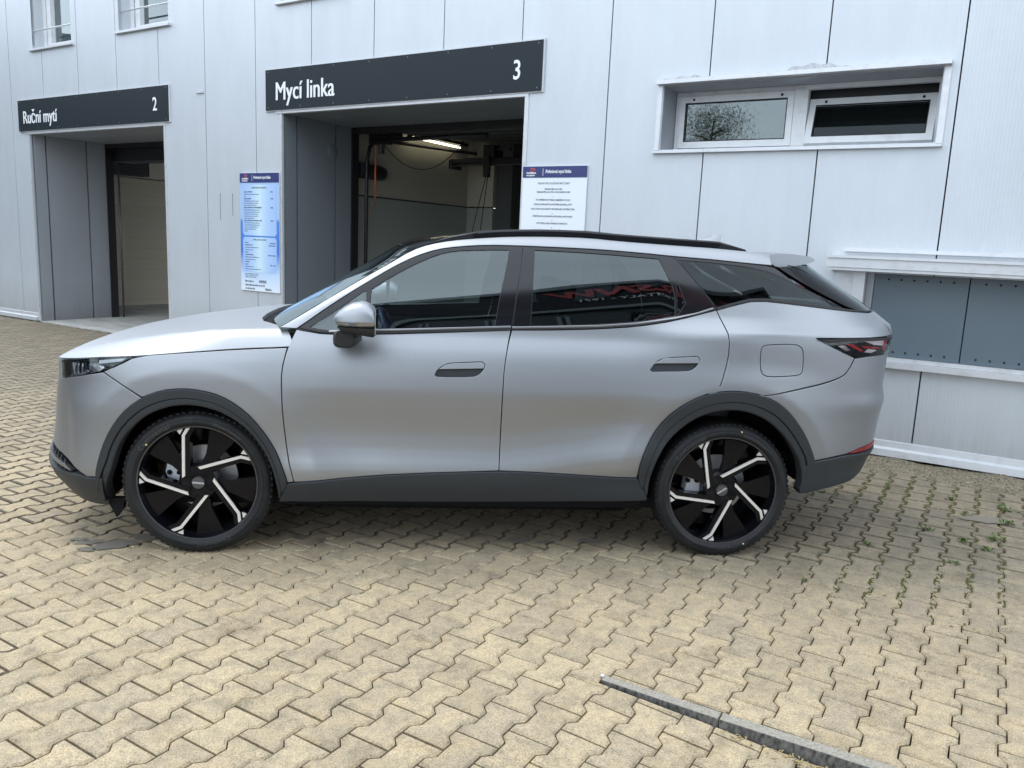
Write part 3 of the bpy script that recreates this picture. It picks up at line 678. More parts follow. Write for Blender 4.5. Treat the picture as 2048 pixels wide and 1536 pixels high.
# spoiler
bm = bmesh.new(); SEC = [(1.66,1.668),(1.72,1.680),(1.82,1.683),(1.92,1.674),(1.960,1.659),(1.958,1.648),(1.93,1.636),(1.84,1.616),(1.77,1.600),(1.71,1.612),(1.675,1.635)]
prev = None
for k in range(33):
    v = -1+k/16; e = (1-v*v); sh = max(0, abs(v)-.93)/.07
    ring = [bm.verts.new((x+.075*e*np.clip((x-1.68)/.25,0,1), v*(.582-.06*(z-1.600))-(.035*v*np.clip((x-1.7)/.26,0,1)), z-.004+.006*e)) for x, z in SEC]
    if prev:
        for i in range(len(SEC)): bm.faces.new((prev[i], prev[(i+1)%len(SEC)], ring[(i+1)%len(SEC)], ring[i]))
    else: bm.faces.new(ring)
    prev = ring
bm.faces.new(prev[::-1]); finish('spoiler', bm, 'satin_silver_paint', car, 40)
# roof rails and aerial
for sy in (1,-1):
    bm = bmesh.new(); prev = None
    xs = np.concatenate([np.linspace(-.25,.1,10), np.linspace(.15,1.3,16), np.linspace(1.36,1.68,10)])
    for i, x in enumerate(xs):
        e = edge_pt(x); h = .034*min(1, (x+.25)/.30+.1, (1.70-x)/.32+.08); lift = .006*min(1,(x+.25)/.15,(1.68-x)/.15)
        y = (abs(e[1])-.022)*-sy
        q = [(-.013,-.01),(-.013,h*.75),(-.006,h),(.008,h),(.014,h*.7),(.014,-.01)]
        r = [bm.verts.new((e[0], y+a, e[2]+b+.002)) for a, b in q]
        if prev:
            for j in range(len(q)): bm.faces.new((prev[j], prev[(j+1)%len(q)], r[(j+1)%len(q)], r[j]))
        else: bm.faces.new(r)
        prev = r
    bm.faces.new(prev[::-1]); finish('roof_rail', bm, 'gloss_black_trim', car, 40)
bm = bmesh.new(); prev = None
for x, h, w in [(1.42,.002,.012),(1.47,.014,.026),(1.52,.030,.03),(1.555,.044,.026),(1.578,.052,.014),(1.586,.050,.010),(1.580,.03,.012),(1.588,.0,.016)]:
    r = [bm.verts.new((x,-w,1.735)), bm.verts.new((x,-w*.5,1.74+h*.7)), bm.verts.new((x,0,1.74+h)), bm.verts.new((x,w*.5,1.74+h*.7)), bm.verts.new((x,w,1.735))]
    if prev:
        for a in range(4): bm.faces.new((prev[a],prev[a+1],r[a+1],r[a]))
    prev = r
finish('aerial_fin', bm, 'satin_silver_paint', car, 50)
# --- mirrors
def mirror(sy):
    def sec(x, yo, yi, zb, zt, n=14, full=True):
        cy, cz = (yo+yi)/2, zb; out = []
        for k in range(n+1):
            t = math.pi*k/n; c, s = math.cos(t), math.sin(t)
            out.append((x, cy+(yo-yi)/2*math.copysign(abs(c)**.7,c), cz+(zt-zb)*abs(s)**.75))
        return out
    def loft(name, secs, m, par, sm=50):
        bm = bmesh.new(); prev = None
        for S_ in secs:
            r = [bm.verts.new((x, y*sy, z)) for x, y, z in S_]
            if prev:
                for j in range(len(r)): bm.faces.new((prev[j], prev[(j+1)%len(r)], r[(j+1)%len(r)], r[j]))
            else: bm.faces.new(r)
            prev = r
        bm.faces.new(prev[::-1]); return finish(name, bm, m, par, sm)
    X = [(-.690,.03,1.264,1.272),(-.682,.30,1.264,1.290),(-.665,.52,1.264,1.309),(-.635,.74,1.264,1.333),(-.60,.90,1.264,1.351),(-.56,.98,1.264,1.360),(-.53,1.0,1.264,1.356),(-.50,.98,1.264,1.336),(-.488,.96,1.264,1.310)]
    yo, yi = -1.165, -.965
    def wy(k): c = (yo+yi)/2-.0; h = (yo-yi)/2*k; return c+h, c-h
    cap = loft('wing_mirror', [sec(x, *wy(max(.25,k**.5)), zb, zt) for x,k,zb,zt in X], 'satin_silver_paint', car)
    loft('mirror_band', [sec(x, *wy(max(.25,k**.5)*1.005), 1.266, zb) for x,k,zb in [(-.688,.05,1.262),(-.68,.3,1.246),(-.66,.52,1.234),(-.62,.8,1.228),(-.56,1,1.225),(-.50,.98,1.228),(-.487,.96,1.234)]], 'dark_chrome', cap)
    loft('mirror_base', [sec(x, *wy(max(.2,k**.5)*.97), 1.236, zb) for x,k,zb in [(-.670,.2,1.226),(-.645,.6,1.206),(-.60,.85,1.200),(-.55,1,1.193),(-.50,.98,1.186),(-.486,.96,1.196)]], 'rubber_seal', cap)
    bm = bmesh.new(); prev = None
    for (y, x0, x1, z0, z1) in [(-.90,-.70,-.57,1.135,1.19),(-1.0,-.703,-.58,1.128,1.20),(-1.07,-.695,-.585,1.127,1.215),(-1.095,-.68,-.595,1.14,1.215)]:
        r = []
        for k in range(16):
            t = 2*math.pi*k/16; c, s = math.cos(t), math.sin(t)
            r.append(bm.verts.new(((x0+x1)/2+(x1-x0)/2*math.copysign(abs(c)**.6,c), y*sy, (z0+z1)/2+(z1-z0)/2*math.copysign(abs(s)**.6,s))))
        if prev:
            for j in range(16): bm.faces.new((prev[j], prev[(j+1)%16], r[(j+1)%16], r[j]))
        else: bm.faces.new(r)
        prev = r
    bm.faces.new(prev[::-1]); finish('mirror_stalk', bm, 'rubber_seal', cap, 50)
    bm = bmesh.new(); prism(bm, [(-.634,1.243),(-.577,1.243),(-.572,1.249),(-.577,1.256),(-.634,1.257),(-.641,1.25)], (yo-.004)*sy, (yo+.03)*sy); finish('mirror_repeater', bm, 'lamp_glass', cap)
    bm = bmesh.new(); box(bm, -.4865,-.4835,min(yo*sy*.995,yi*sy*1.02),max(yo*sy*.995,yi*sy*1.02),1.205,1.325, .001); finish('mirror_face', bm, 'mirror_glass', cap)
mirror(1); mirror(-1)
# --- dark inner shell, arch liners, floor
ss = np.linspace(SMIN, SMAX, 150); zz = np.linspace(.26, 1.16, 22); V = []; F = []
for sg in (1,-1):
    b0 = len(V); Gs = surf(ss[:,None], zz[None,:])-surf_n(ss[:,None], zz[None,:])*.045
    Gs[...,1] = np.minimum(Gs[...,1], -.0)
    for a in Gs.reshape(-1,3): V.append((a[0], a[1]*sg, a[2]))
    for i in range(149):
        for j in range(21):
            c = Gs[i,j]
            if min(math.hypot(c[0]-cx, c[2]-cz-.03) for cx, cz in ARCH) < .50: continue
            if c[0] < -.90 and c[2] > .92: continue
            if c[2] > .84 and c[0] < -1.6: continue
            if c[2] < .47 and c[0] > 1.75: continue
            if c[2] < .40 and c[0] < -1.78: continue
            a = b0+i*22+j; F.append((a, a+1, a+23, a+22))
me = bpy.data.meshes.new('inner_shell'); me.from_pydata(V, [], F); link('inner_shell', me, 'underbody_black', car)
for cx, cz in ARCH:
    for sg in (1,-1):
        bm = bmesh.new(); R0 = .47 if cx < 0 else .50; n = 30
        A = []; B = []; D = []
        for k in range(n+1):
            t = math.radians((-8 if cx < 0 else 0)+((202 if cx < 0 else 188))*k/n); r = R0
            x, z = cx+r*math.cos(t), cz+.015+r*math.sin(t)
            A.append(bm.verts.new((x, -.915*sg, z))); B.append(bm.verts.new((x, -.50*sg, z)))
        for k in range(n): bm.faces.new((A[k], B[k], B[k+1], A[k+1]))
        bm.faces.new(B); finish('arch_liner', bm, 'underbody_black', car)
boxo('floor_shade_tray', -.96, .94, -.62, .62, .155, .235, 'underbody_black', car, .02)  # hangs low under the floor, added to darken the ground beneath
boxo('underbody', -1.75, 1.45, -.80, .80, .24, .30, 'underbody_black', car)
bm = bmesh.new(); prism(bm, [(1.46,.30),(1.46,.36),(1.9,.56),(2.30,.72),(2.30,.64),(1.9,.48)], -.62, .62); finish('rear_valance', bm, 'underbody_black', car)
boxo('front_crossmember', -2.12, -1.8, -.60, .60, .36, .60, 'underbody_black', car)
for sg in (1,-1):
    bm = bmesh.new(); prism(bm, [(-1.885,.27),(-1.79,.27),(-1.80,.215),(-1.835,.165)], -.84*sg, -.80*sg); finish('air_deflector', bm, 'underbody_black', car)
# --- cabin
boxo('cabin_floor', -.95, .95, -.74, .74, .36, .42, 'cabin_plastic', car)
bm = bmesh.new(); prism(bm, [(-1.05,.6),(-.50,.6),(-.46,.95),(-.52,1.10),(-.70,1.17),(-1.0,1.165)], -.80, .80); finish('dashboard', bm, 'cabin_plastic', car)
boxo('centre_console', -.5, .35, -.14, .14, .42, .88, 'cabin_plastic', car, .03)
for sg in (1,-1):
    boxo('door_card', -.85, .95, .80*sg-.02, .80*sg+.02, .50, 1.12, 'navy_trim' if sg < 0 else 'cabin_plastic', car, .01)
    st_ = boxo('front_seat', -.10, .42, -.37*sg-.25, -.37*sg+.25, .52, .72, 'seat_fabric', car, .05)
    def slab(name, x0, z0, x1, z1, th, y, w, par):
        bm = bmesh.new(); d = Vector((x1-x0,0,z1-z0)).normalized(); nn_ = Vector((-d.z,0,d.x))
        box(bm, -th/2, th/2, -w/2, w/2, 0, math.hypot(x1-x0,z1-z0), .045)
        for v in bm.verts: p = Vector((x0,y,z0))+d*v.co.z+nn_*(-v.co.x); p.y = y+v.co.y; v.co = p
        return finish(name, bm, 'seat_fabric', par, 60)
    slab('seat_back', .34, .62, .52, 1.24, .14, -.37*sg, .48, st_); slab('head_restraint', .52, 1.28, .56, 1.47, .10, -.37*sg, .27, st_)
    slab('rear_backrest', 1.36, .62, 1.58, 1.25, .14, -.36*sg, .70, car); slab('rear_headrest', 1.56, 1.27, 1.60, 1.43, .09, -.42*sg, .26, car)
boxo('rear_bench', .95, 1.45, -.68, .68, .50, .70, 'seat_fabric', car, .05)
bm = bmesh.new()
pts = []
for k in range(29):
    t = 2*math.pi*k/28; y, r = -.37+.185*math.cos(t), .185*math.sin(t); pts.append((-.44-.42*r, y, 1.10+.90*r))
tube(bm, pts, .016, 8, False)
tube(bm, [(-.44,-.54,1.10),(-.47,-.37,1.09),(-.44,-.20,1.10)], .014, 6); tube(bm, [(-.44,-.37,1.10),(-.60,-.37,1.02)], .04, 10)
finish('steering_wheel', bm, 'navy_trim', car, 50)
bm = bmesh.new(); box(bm, -.36,-.335,-.12,.12,1.49,1.56,.01); finish('cabin_mirror', bm, 'cabin_plastic', car)
boxo('parcel_shelf', 1.6, 2.25, -.66, .66, 1.15, 1.17, 'cabin_plastic', car)
# --- wheels
RW = .302
def rot(p, a): return (p[0]*math.cos(a)-p[1]*math.sin(a), p[0]*math.sin(a)+p[1]*math.cos(a))
def make_wheel(cx, sg, ang, front):
    y0 = -.918
    bm = bmesh.new()
    lathe(bm, [(RW*.965,y0+.024),(RW*.985,y0+.012),(RW*1.012,y0+.010),(RW*1.012,y0+.02)])
    lathe(bm, [(RW*.965,y0+.024),(RW*.93,y0+.06),(RW*.90,y0+.13),(RW*.88,y0+.22),(.001,y0+.225)])
    lathe(bm, [(.001,y0+.030),(RW*.30,y0+.032),(RW*.34,y0+.045),(RW*.34,y0+.10)])
    for k in range(5):
        a = math.radians(72*k)
        # black wide vane
        v = [( .02,.30),(.34,.26),(.33,.42),(.62,.74),(.60,.79),(.25,.955),(.20,.94),(.12,.50)]
        prism(bm, [rot((x*RW, z*RW), a) for x, z in v], y0+.044, y0+.075)
        # blade carrier
        v = [(-.262,.07),(-.25,.84),(-.37,.915),(-.345,.945),(-.13,1.0),(-.02,.985),(-.125,.80),(-.13,.12)]
        prism(bm, [rot((x*RW, z*RW), a) for x, z in v], y0+.026, y0+.075)
        q = rot((0,.215*RW), a+math.radians(25))
    wheel = finish('wheel', bm, 'rim_black', car, 35)
    bm = bmesh.new()
    for k in range(5):
        a = math.radians(72*k); w = .0215
        v = [(-.243-w,.085),(-.228-w,.835),(-.135-w,.992),(-.120+w*1.3,1.0),(-.222+w,.825),(-.237+w,.115)]
        prism(bm, [rot((x*RW, z*RW), a) for x, z in v], y0+.020, y0+.03)
        prism(bm, [rot((x*RW, z*RW), a) for x, z in [(-.345,.935),(-.212,.980),(-.283,.848)]], y0+.020, y0+.03)
    finish('alloy_blade', bm, 'machined_alloy', wheel)
    bm = bmesh.new()
    for k in range(5):
        a = math.radians(72*k+60); q = rot((.215*RW,0), a)
        r_ = lathe(bm, [(.001,y0+.0285),(.030*RW/.28*.9,y0+.0285),(.030*RW/.28,y0+.036)], seg=14)
        for ring in r_:
            for v in ring: v.co.x += q[0]; v.co.z += q[1]
    finish('bolt_recess', bm, 'underbody_black', wheel)
    bm = bmesh.new(); lathe(bm, [(RW*.985,y0+.013),(RW*.990,y0+.0085),(RW*1.006,y0+.0085),(RW*1.010,y0+.013)], seg=96); finish('rim_edge_glint', bm, 'cap_grey', wheel, 40)  # grey lip ring paints in the highlight along the rim
    bm = bmesh.new(); lathe(bm, [(.001,y0+.018),(.031,y0+.019),(.033,y0+.024),(.033,y0+.035)], seg=28); cap = finish('centre_cap', bm, 'cap_grey', wheel, 40)
    # tyre with tread blocks
    bm = bmesh.new()
    prof = [(RW*1.0,y0+.012),(.3125,y0+.003),(.316,y0+.001),(.318,y0-.003),(.327,y0-.004),(.338,y0-.004),(.3395,y0-.0015),(.345,y0-.002),(.362,y0+.008),(.374,y0+.022),(.3815,y0+.04),(.384,y0+.07),(.384,y0+.19),(.374,y0+.22),(.33,y0+.245),(.26,y0+.24)]
    lathe(bm, prof, seg=110)
    ty = finish('tyre', bm, 'tyre_rubber', wheel, 60)
    bm = bmesh.new()
    for k in range(72):
        a = 2*math.pi*k/72+random.uniform(-.006,.006); d = .026+.004*(k%3)
        vs = box(bm, -.008, .008, y0+.018, y0+.10, .370, .3856)
        for i, v in enumerate(vs):
            if v.co.y < y0+.03: v.co.z -= .008; v.co.x += .003
            x, z = v.co.x, v.co.z; v.co.x = x*math.cos(a)-z*math.sin(a); v.co.z = x*math.sin(a)+z*math.cos(a)
    tb = finish('tread_block', bm, 'tyre_rubber', wheel); tb['kind'] = 'stuff'
    def arc_text(body, r, a0, size, m, par, y, xs=1, flip=False):
        bm = bmesh.new(); a = a0
        for ch in body:
            if ch == ' ': a -= size*.35/r; continue
            me = text_mesh(ch, size, xscale=xs, depth=.0012, bold=.001)
            n0 = len(bm.verts); bm.from_mesh(me); bm.verts.ensure_lookup_table(); vs = bm.verts[n0:]
            if not vs: continue
            wd = max(v.co.x for v in vs); wd = wd+size*.10
            th = a-wd/2/r
            for v in vs:
                x, z = v.co.x-wd/2, v.co.z+r; b = th-math.pi/2; v.co = Vector((x*math.cos(b)-z*math.sin(b), v.co.y+y, x*math.sin(b)+z*math.cos(b)))
            a -= wd/r; bpy.data.meshes.remove(me)
        return finish('lettering', bm, m, par)
    arc_text('Continental', .318, math.radians(148), .034, 'tyre_letter', ty, y0-.0035)
    arc_text('WinterContact', .322, math.radians(75), .020, 'tyre_letter', ty, y0-.003)
    arc_text('Continental', .318, math.radians(-60), .030, 'tyre_letter', ty, y0-.0035)
    text = text_mesh('OMODA', .0125, xscale=1.25, bold=.0003, depth=.0006, align='CENTER'); t_ = link('lettering', text, 'cap_letter', cap)
    t_.location = (0, y0+.0185, -.0045) if front else (0, y0+.0185, -.0045); t_.rotation_euler = (0, math.radians(4 if front else -22), 0)
    bm = bmesh.new(); lathe(bm, [(.001,y0+.10),(.06,y0+.10),(.07,y0+.14),(.09,y0+.145),(.172,y0+.145),(.172,y0+.16)], seg=48); finish('brake_disc', bm, 'brake_iron', wheel, 30)
    bm = bmesh.new()
    if front: q = [(-.165,-.03),(-.19,.03),(-.175,.10),(-.13,.13),(-.095,.10),(-.10,-.02)]
    else: q = [(-.18,-.03),(-.17,.05),(-.15,.045),(-.14,.07),(-.125,.04),(-.10,.03),(-.10,-.035)]
    prism(bm, q, y0+.11, y0+.19); cal = finish('brake_caliper', bm, 'caliper_grey', wheel)
    for dx in (-.03,.02):
        bm = bmesh.new(); r_ = lathe(bm, [(.001,y0+.1),(.012,y0+.1),(.013,y0+.115)], seg=12)
        for ring in r_:
            for v in ring: v.co.x += -.14+dx; v.co.z += .03
        finish('caliper_bolt', bm, 'underbody_black', wheel)
    dots = bmesh.new()
    for a, r in (((math.radians(140), .318),) if front else ((math.radians(78), .345), (math.radians(-65), .33))):
        rr = lathe(dots, [(.001,y0-.0055),(.005,y0-.0055),(.005,y0-.002)], seg=10)
        for ring in rr:
            for v in ring: v.co.x += r*math.cos(a); v.co.z += r*math.sin(a)
    finish('paint_dot', dots, 'yellow_mark', ty)
    kids = [wheel]
    wheel.location = (cx, 0, .377); 
    # spin: rim pieces only
    for c in list(wheel.children):
        if c.name.split('.')[0] in ('alloy_blade','bolt_recess','centre_cap'): c.rotation_euler = (0, -ang, 0)
    R_ = Matrix.Rotation(-ang, 4, 'Y'); wheel.data.transform(R_)
    if sg < 0:
        wheel.rotation_euler = (0, 0, math.pi)
    return wheel
make_wheel(-1.4, 1, 0, True); make_wheel(1.4, 1, math.radians(12), False)
make_wheel(-1.4, -1, .5, True); make_wheel(1.4, -1, .9, False)
# ---------------------------------------------------------------- building (local frame: x along the facade, y into it, z up)
FA, FD = .6506, 3.3502
TT = Vector((math.cos(FA), -math.sin(FA), 0)); NN = Vector((math.sin(FA), math.cos(FA), 0))
def wl(u, v, z): return NN*(FD+v)+TT*u+Vector((0,0,z))
bld = thing('wash_building', 'pale grey ribbed metal clad car wash hall with two open drive-in bays', 'building', NN*FD, -FA)
PW, PH0 = 1.022, -11.998
U0, U1, ZT_ = -14.5, 6.4, 6.6
OPEN = [(-5.37,-1.71,-1,3.205), (-11.47,-7.83,-1,3.155), (-.17,2.19,2.625,3.215), (1.80,5.2,.80,1.56), (-11.24,-10.10,4.49,6.1), (-8.84,-7.66,4.53,6.1), (-5.40,-4.3,4.55,6.1)]
seams = [PH0+PW*k for k in range(-2, 18)]
for a, b in zip([U0]+seams, seams+[U1]):
    a, b = a+.006, b-.006
    if b-a < .1: continue
    us = sorted({a, b}|{e for o in OPEN for e in o[:2] if a < e < b}); zs = sorted({.11, ZT_}|{e for o in OPEN for e in o[2:] if .11 < e < ZT_})
    cells = {}
    for i in range(len(us)-1):
        for j in range(len(zs)-1):
            um, zm = (us[i]+us[i+1])/2, (zs[j]+zs[j+1])/2
            if not any(o[0] < um < o[1] and o[2] < zm < o[3] for o in OPEN): cells[(i,j)] = 1
    while cells:                                          # connected pieces become panels of their own
        st = [next(iter(cells))]; comp = []; del cells[st[0]]
        while st:
            c = st.pop(); comp.append(c)
            for d in ((1,0),(-1,0),(0,1),(0,-1)):
                q = (c[0]+d[0], c[1]+d[1])
                if q in cells: del cells[q]; st.append(q)
        bm = bmesh.new(); cs = set(comp)
        vd = {}
        def gv(i, j, y):
            if (i,j,y) not in vd: vd[(i,j,y)] = bm.verts.new((us[i], y, zs[j]))
            return vd[(i,j,y)]
        for (i,j) in comp:
            bm.faces.new((gv(i,j,0), gv(i+1,j,0), gv(i+1,j+1,0), gv(i,j+1,0)))
            for (di,dj,p,q) in ((-1,0,(i,j),(i,j+1)),(1,0,(i+1,j),(i+1,j+1)),(0,-1,(i,j),(i+1,j)),(0,1,(i,j+1),(i+1,j+1))):
                if (i+di,j+dj) not in cs: bm.faces.new((gv(*p,0), gv(*q,0), gv(*q,.05), gv(*p,.05)))
        finish('cladding_panel', bm, 'facade_cladding', bld)
# backing core with the same openings
bm = bmesh.new()
CORE = [(o[0]-.07,o[1]+.07,o[2]-.07,o[3]+.07) for o in OPEN]
us = sorted({U0+.02, U1}|{e for o in CORE for e in o[:2]}); zs = sorted({.0, ZT_}|{min(ZT_,max(0,e)) for o in CORE for e in o[2:]})
for i in range(len(us)-1):
    for j in range(len(zs)-1):
        um, zm = (us[i]+us[i+1])/2, (zs[j]+zs[j+1])/2
        if not any(o[0] < um < o[1] and o[2] < zm < o[3] for o in CORE):
            box(bm, us[i], us[i+1], .03, .20, zs[j], zs[j+1])
finish('wall_core', bm, 'core_black', bld)
boxo('parapet', U0-.05, U1+.05, -.04, .35, ZT_, ZT_+.12, 'aluminium_trim', bld)
boxo('roof_slab', U0, U1, .2, 10.5, ZT_-.25, ZT_-.02, 'core_black', bld)
boxo('side_wall', U0, U0+.25, .2, 10.5, 0, ZT_-.26, 'facade_cladding', bld); boxo('side_wall', U1-.25, U1, .2, 10.5, 0, ZT_-.26, 'facade_cladding', bld)
boxo('rear_wall', -6.2, U1, 10.5, 10.7, 0, ZT_, 'facade_cladding', bld); boxo('rear_wall', U0, -6.2, 10.5, 10.7, 3.7, ZT_, 'facade_cladding', bld)  # unseen gap left behind the left bay, added to let daylight in
# base flashing in two folds
for a, b in ((U0,-11.50),(-7.80,-5.42),(-1.66,U1)):
    bm = bmesh.new(); V = [(.012,.145),(-.016,.135),(-.020,.085),(-.055,.070),(-.060,.012),(.012,.012)]
    L_ = [bm.verts.new((a,y,z)) for y,z in V]; R_ = [bm.verts.new((b,y,z)) for y,z in V]; n = len(V)
    for i in range(n): bm.faces.new((L_[i], R_[i], R_[(i+1)%n], L_[(i+1)%n]))
    bm.faces.new(L_[::-1]); bm.faces.new(R_); finish('base_flashing', bm, 'aluminium_trim', bld)
# ---- bays
def bay(u0, u1, zt, depth, uin0, uin1, rm):
    # ribbed reveals in two leaves, soffit, edge trims
    for u, sg in ((u0,-1),(u1,1)):
        for (a, b) in ((.004,.24),(.246,.95),(.956,depth)):
            x0, x1 = (u-.06, u) if sg < 0 else (u, u+.06)
            boxo('reveal_panel', x0, x1, a+.02, b, 0.0, zt+.002, rm, bld)
    for (a, b) in ((.03,.62),(.626,depth)): boxo('soffit_panel', u0-.06, u1+.06, a, b, zt+.003, zt+.06, rm, bld)
    bm = bmesh.new()
    box(bm, u0-.105, u1+.045, -.012, .022, zt-.001, zt+.042); box(bm, u0-.028, u0-.001, -.010, .02, .0, zt-.002); box(bm, u1+.001, u1+.048, -.010, .02, .0, zt-.002)
    finish('opening_trim', bm, 'aluminium_trim', bld)
    boxo('door_jamb', u0-.06, u0+.02, depth+.002, depth+.14, 0, zt-.02, 'equipment_black', bld)
    boxo('door_jamb', u1-.03, u1+.06, depth+.002, depth+.14, 0, zt-.02, 'equipment_black', bld)
    boxo('door_header', u0-.06, u1+.06, depth+.002, depth+.14, zt-.07, zt+.06, 'equipment_black', bld)
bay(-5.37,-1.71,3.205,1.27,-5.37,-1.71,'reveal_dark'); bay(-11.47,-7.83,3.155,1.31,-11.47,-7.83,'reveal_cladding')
boxo('bay_floor', -15, 0, .0, 10.4, -.06, .003, 'concrete_apron', bld)
# round plate on the reveal of the right bay
bm = bmesh.new(); lathe(bm, [(.001,-.012),(.085,-.012),(.095,-.004),(.095,.02)], seg=32)
for v in bm.verts: v.co = Vector((v.co.y*-1-5.37+.0, v.co.x+.90, v.co.z+2.84))
finish('cover_plate', bm, 'board_grey', bld, 40)
# right bay interior
boxo('bay_wall_upper', -5.62, -5.44, 1.42, 4.25, 2.30, 3.75, 'wall_olive', bld); boxo('bay_wall_lower', -5.62, -5.44, 1.42, 4.25, .0, 2.28, 'wall_green_grey', bld)
boxo('dado_line', -5.62, -5.432, 1.42, 4.25, 2.282, 2.298, 'equipment_black', bld)
boxo('bay_pier_upper', -5.62, -4.90, 4.26, 4.6, 2.30, 3.75, 'wall_olive', bld); boxo('bay_pier_lower', -5.62, -4.90, 4.26, 4.6, 0, 2.28, 'wall_green_grey', bld)
boxo('bay_pier_edge', -4.90, -4.58, 4.35, 4.7, 0, 3.75, 'ceiling_dark', bld)
boxo('bay_back_wall', -5.6, 0, 6.8, 6.95, 0, 3.75, 'wall_olive', bld)
boxo('bay_side_wall', -1.2, -1.0, 1.42, 6.8, 0, 3.75, 'wall_green_grey', bld)
for k, z in enumerate((2.55,2.85)): boxo('window_ledge', -4.6, -1.3, 6.70, 6.79, z, z+.10, 'equipment_black', bld)
boxo('bay_ceiling', -5.62, -.9, 1.42, 6.9, 3.62, 3.75, 'ceiling_dark', bld)
# raised sectional door under the ceiling
dr = boxo('sectional_door', -5.0, -1.75, 1.6, 1.62, 3.16, 3.17, 'ceiling_dark', bld)
for k in range(6):
    boxo('door_section', -4.95, -1.72, 1.55+.52*k, 1.55+.52*k+.50, 3.20+.035*k, 3.235+.035*k, 'ceiling_dark', dr)
    boxo('door_rib', -4.95, -1.72, 1.56+.52*k, 1.59+.52*k, 3.155+.035*k, 3.198+.035*k, 'rail_steel', dr)
for u in (-5.28,-1.78): tubeo('door_track', [(u,1.50,.1),(u,1.50,2.75),(u,1.56,2.98),(u,1.75,3.10),(u,4.4,3.2)], .028, 'equipment_black', dr)
tubeo('door_spring', [(-5.2,1.52,3.06),(-3.2,1.52,3.07)], .03, 'equipment_black', dr)
# left bay interior
boxo('bay_wall_upper', -13.75, -13.55, 1.45, 6.0, 2.76, 3.75, 'wall_cream', bld); boxo('bay_wall_lower', -13.75, -13.53, 1.45, 6.0, 0, 2.74, 'wall_tan_tile', bld)
boxo('bay_side_wall', -6.3, -6.1, 1.42, 6.09, 0, 3.75, 'wall_tan_tile', bld)
boxo('bay_ceiling', -13.7, -6.2, 1.42, 6.2, 3.62, 3.75, 'ceiling_dark', bld)
boxo('bay_front_wall', -13.6, -11.48, 1.33, 1.44, 0, 3.7, 'ceiling_dark', bld)
rd2 = boxo('roller_housing', -11.5, -7.8, 1.47, 1.80, 2.86, 3.12, 'equipment_black', bld)
boxo('housing_rail', -11.5, -7.8, 1.455, 1.468, 2.84, 2.87, 'rail_steel', rd2)
tubeo('door_track', [(-11.38,1.50,0),(-11.38,1.50,2.83)], .018, 'rail_steel', rd2)
vent = boxo('wall_heater', -13.52, -13.2, 2.35, 3.35, 2.78, 3.10, 'equipment_black', bld)
for k in range(6): boxo('heater_fin', -13.2, -13.17, 2.42, 3.30, 2.80+.05*k, 2.82+.05*k, 'rail_steel', vent)
# ---- windows
def upper_window(u0, u1, z0, z1, dv, fr):
    w = boxo('upper_window', u0, u1, dv+.05, dv+.09, z0, z1, 'window_glass', bld)
    bm = bmesh.new()
    box(bm, u0+.0, u0+.09, dv, dv+.08, z0, z1); box(bm, u1-.07, u1, dv, dv+.08, z0, z1); box(bm, u0+.09, u1-.07, dv, dv+.08, z0, z0+.055); box(bm, u0+.15, u0+.26, dv-.02, dv+.07, z0+.03, z1); box(bm, u0+.26, u1-.07, dv-.015, dv+.06, z0+.055, z0+.11)
    finish('window_frame', bm, 'pvc_white', w)
    boxo('window_sill', u0-.06, u1+.06, -.05, dv+.02, z0-.035, z0-.001, 'aluminium_trim', w)
    boxo('window_jamb', u0-.045, u0, .004, .30, z0, z1, 'facade_cladding', w); boxo('window_jamb', u1, u1+.045, .004, .30, z0, z1, 'facade_cladding', w)
    tubeo('safety_rail', [(u0+.0,.04,z0+.29),(u1,.04,z0+.29)], .014, 'aluminium_trim', w)
    boxo('dark_room', u0, u1, dv+.5, dv+.52, z0, z1, 'ceiling_dark', w)
    return w
upper_window(-11.24,-10.10,4.49,6.1,.20,0); upper_window(-8.84,-7.66,4.53,6.1,.20,0); upper_window(-5.40,-4.30,4.55,6.1,.20,0)
# strip window: hood, jambs, sill, two sashes (right one hung open inwards)
sw = boxo('strip_window', -.17, 2.19, .53, .55, 2.625, 3.215, 'ceiling_dark', bld)
boxo('window_hood', -.225, 2.245, -.075, .02, 3.216, 3.250, 'aluminium_trim', sw)
bm = bmesh.new(); box(bm, -.17, 2.19, .006, .44, 3.205, 3.215); finish('reveal_head', bm, 'reveal_cladding', sw)
boxo('reveal_side', -.176, -.166, .006, .44, 2.62, 3.204, 'reveal_cladding', sw); boxo('reveal_side', 2.186, 2.196, .006, .44, 2.62, 3.204, 'reveal_cladding', sw)
bm = bmesh.new(); box(bm, -.225, -.178, -.014, .004, 2.62, 3.215); box(bm, 2.198, 2.245, -.014, .004, 2.62, 3.215); finish('jamb_trim', bm, 'aluminium_trim', sw)
bm = bmesh.new()
V = [(-.045,2.590),(-.045,2.612),(.40,2.640),(.40,2.600),(-.02,2.590)]
a_ = [bm.verts.new((-.235,y,z)) for y,z in V]; b_ = [bm.verts.new((2.245,y,z)) for y,z in V]
for i in range(5): bm.faces.new((a_[i], b_[i], b_[(i+1)%5], a_[(i+1)%5]))
bm.faces.new(a_[::-1]); bm.faces.new(b_); finish('window_sill', bm, 'aluminium_trim', sw)
DV = .33
bm = bmesh.new()
box(bm, -.16, 2.18, DV, DV+.07, 2.632, 2.672); box(bm, -.16, 2.18, DV, DV+.07, 3.165, 3.203); box(bm, -.16, -.12, DV, DV+.07, 2.672, 3.165); box(bm, 2.14, 2.18, DV, DV+.07, 2.672, 3.165); box(bm, .97, 1.09, DV-.01, DV+.07, 2.672, 3.165)
finish('window_frame', bm, 'pvc_white', sw, None)
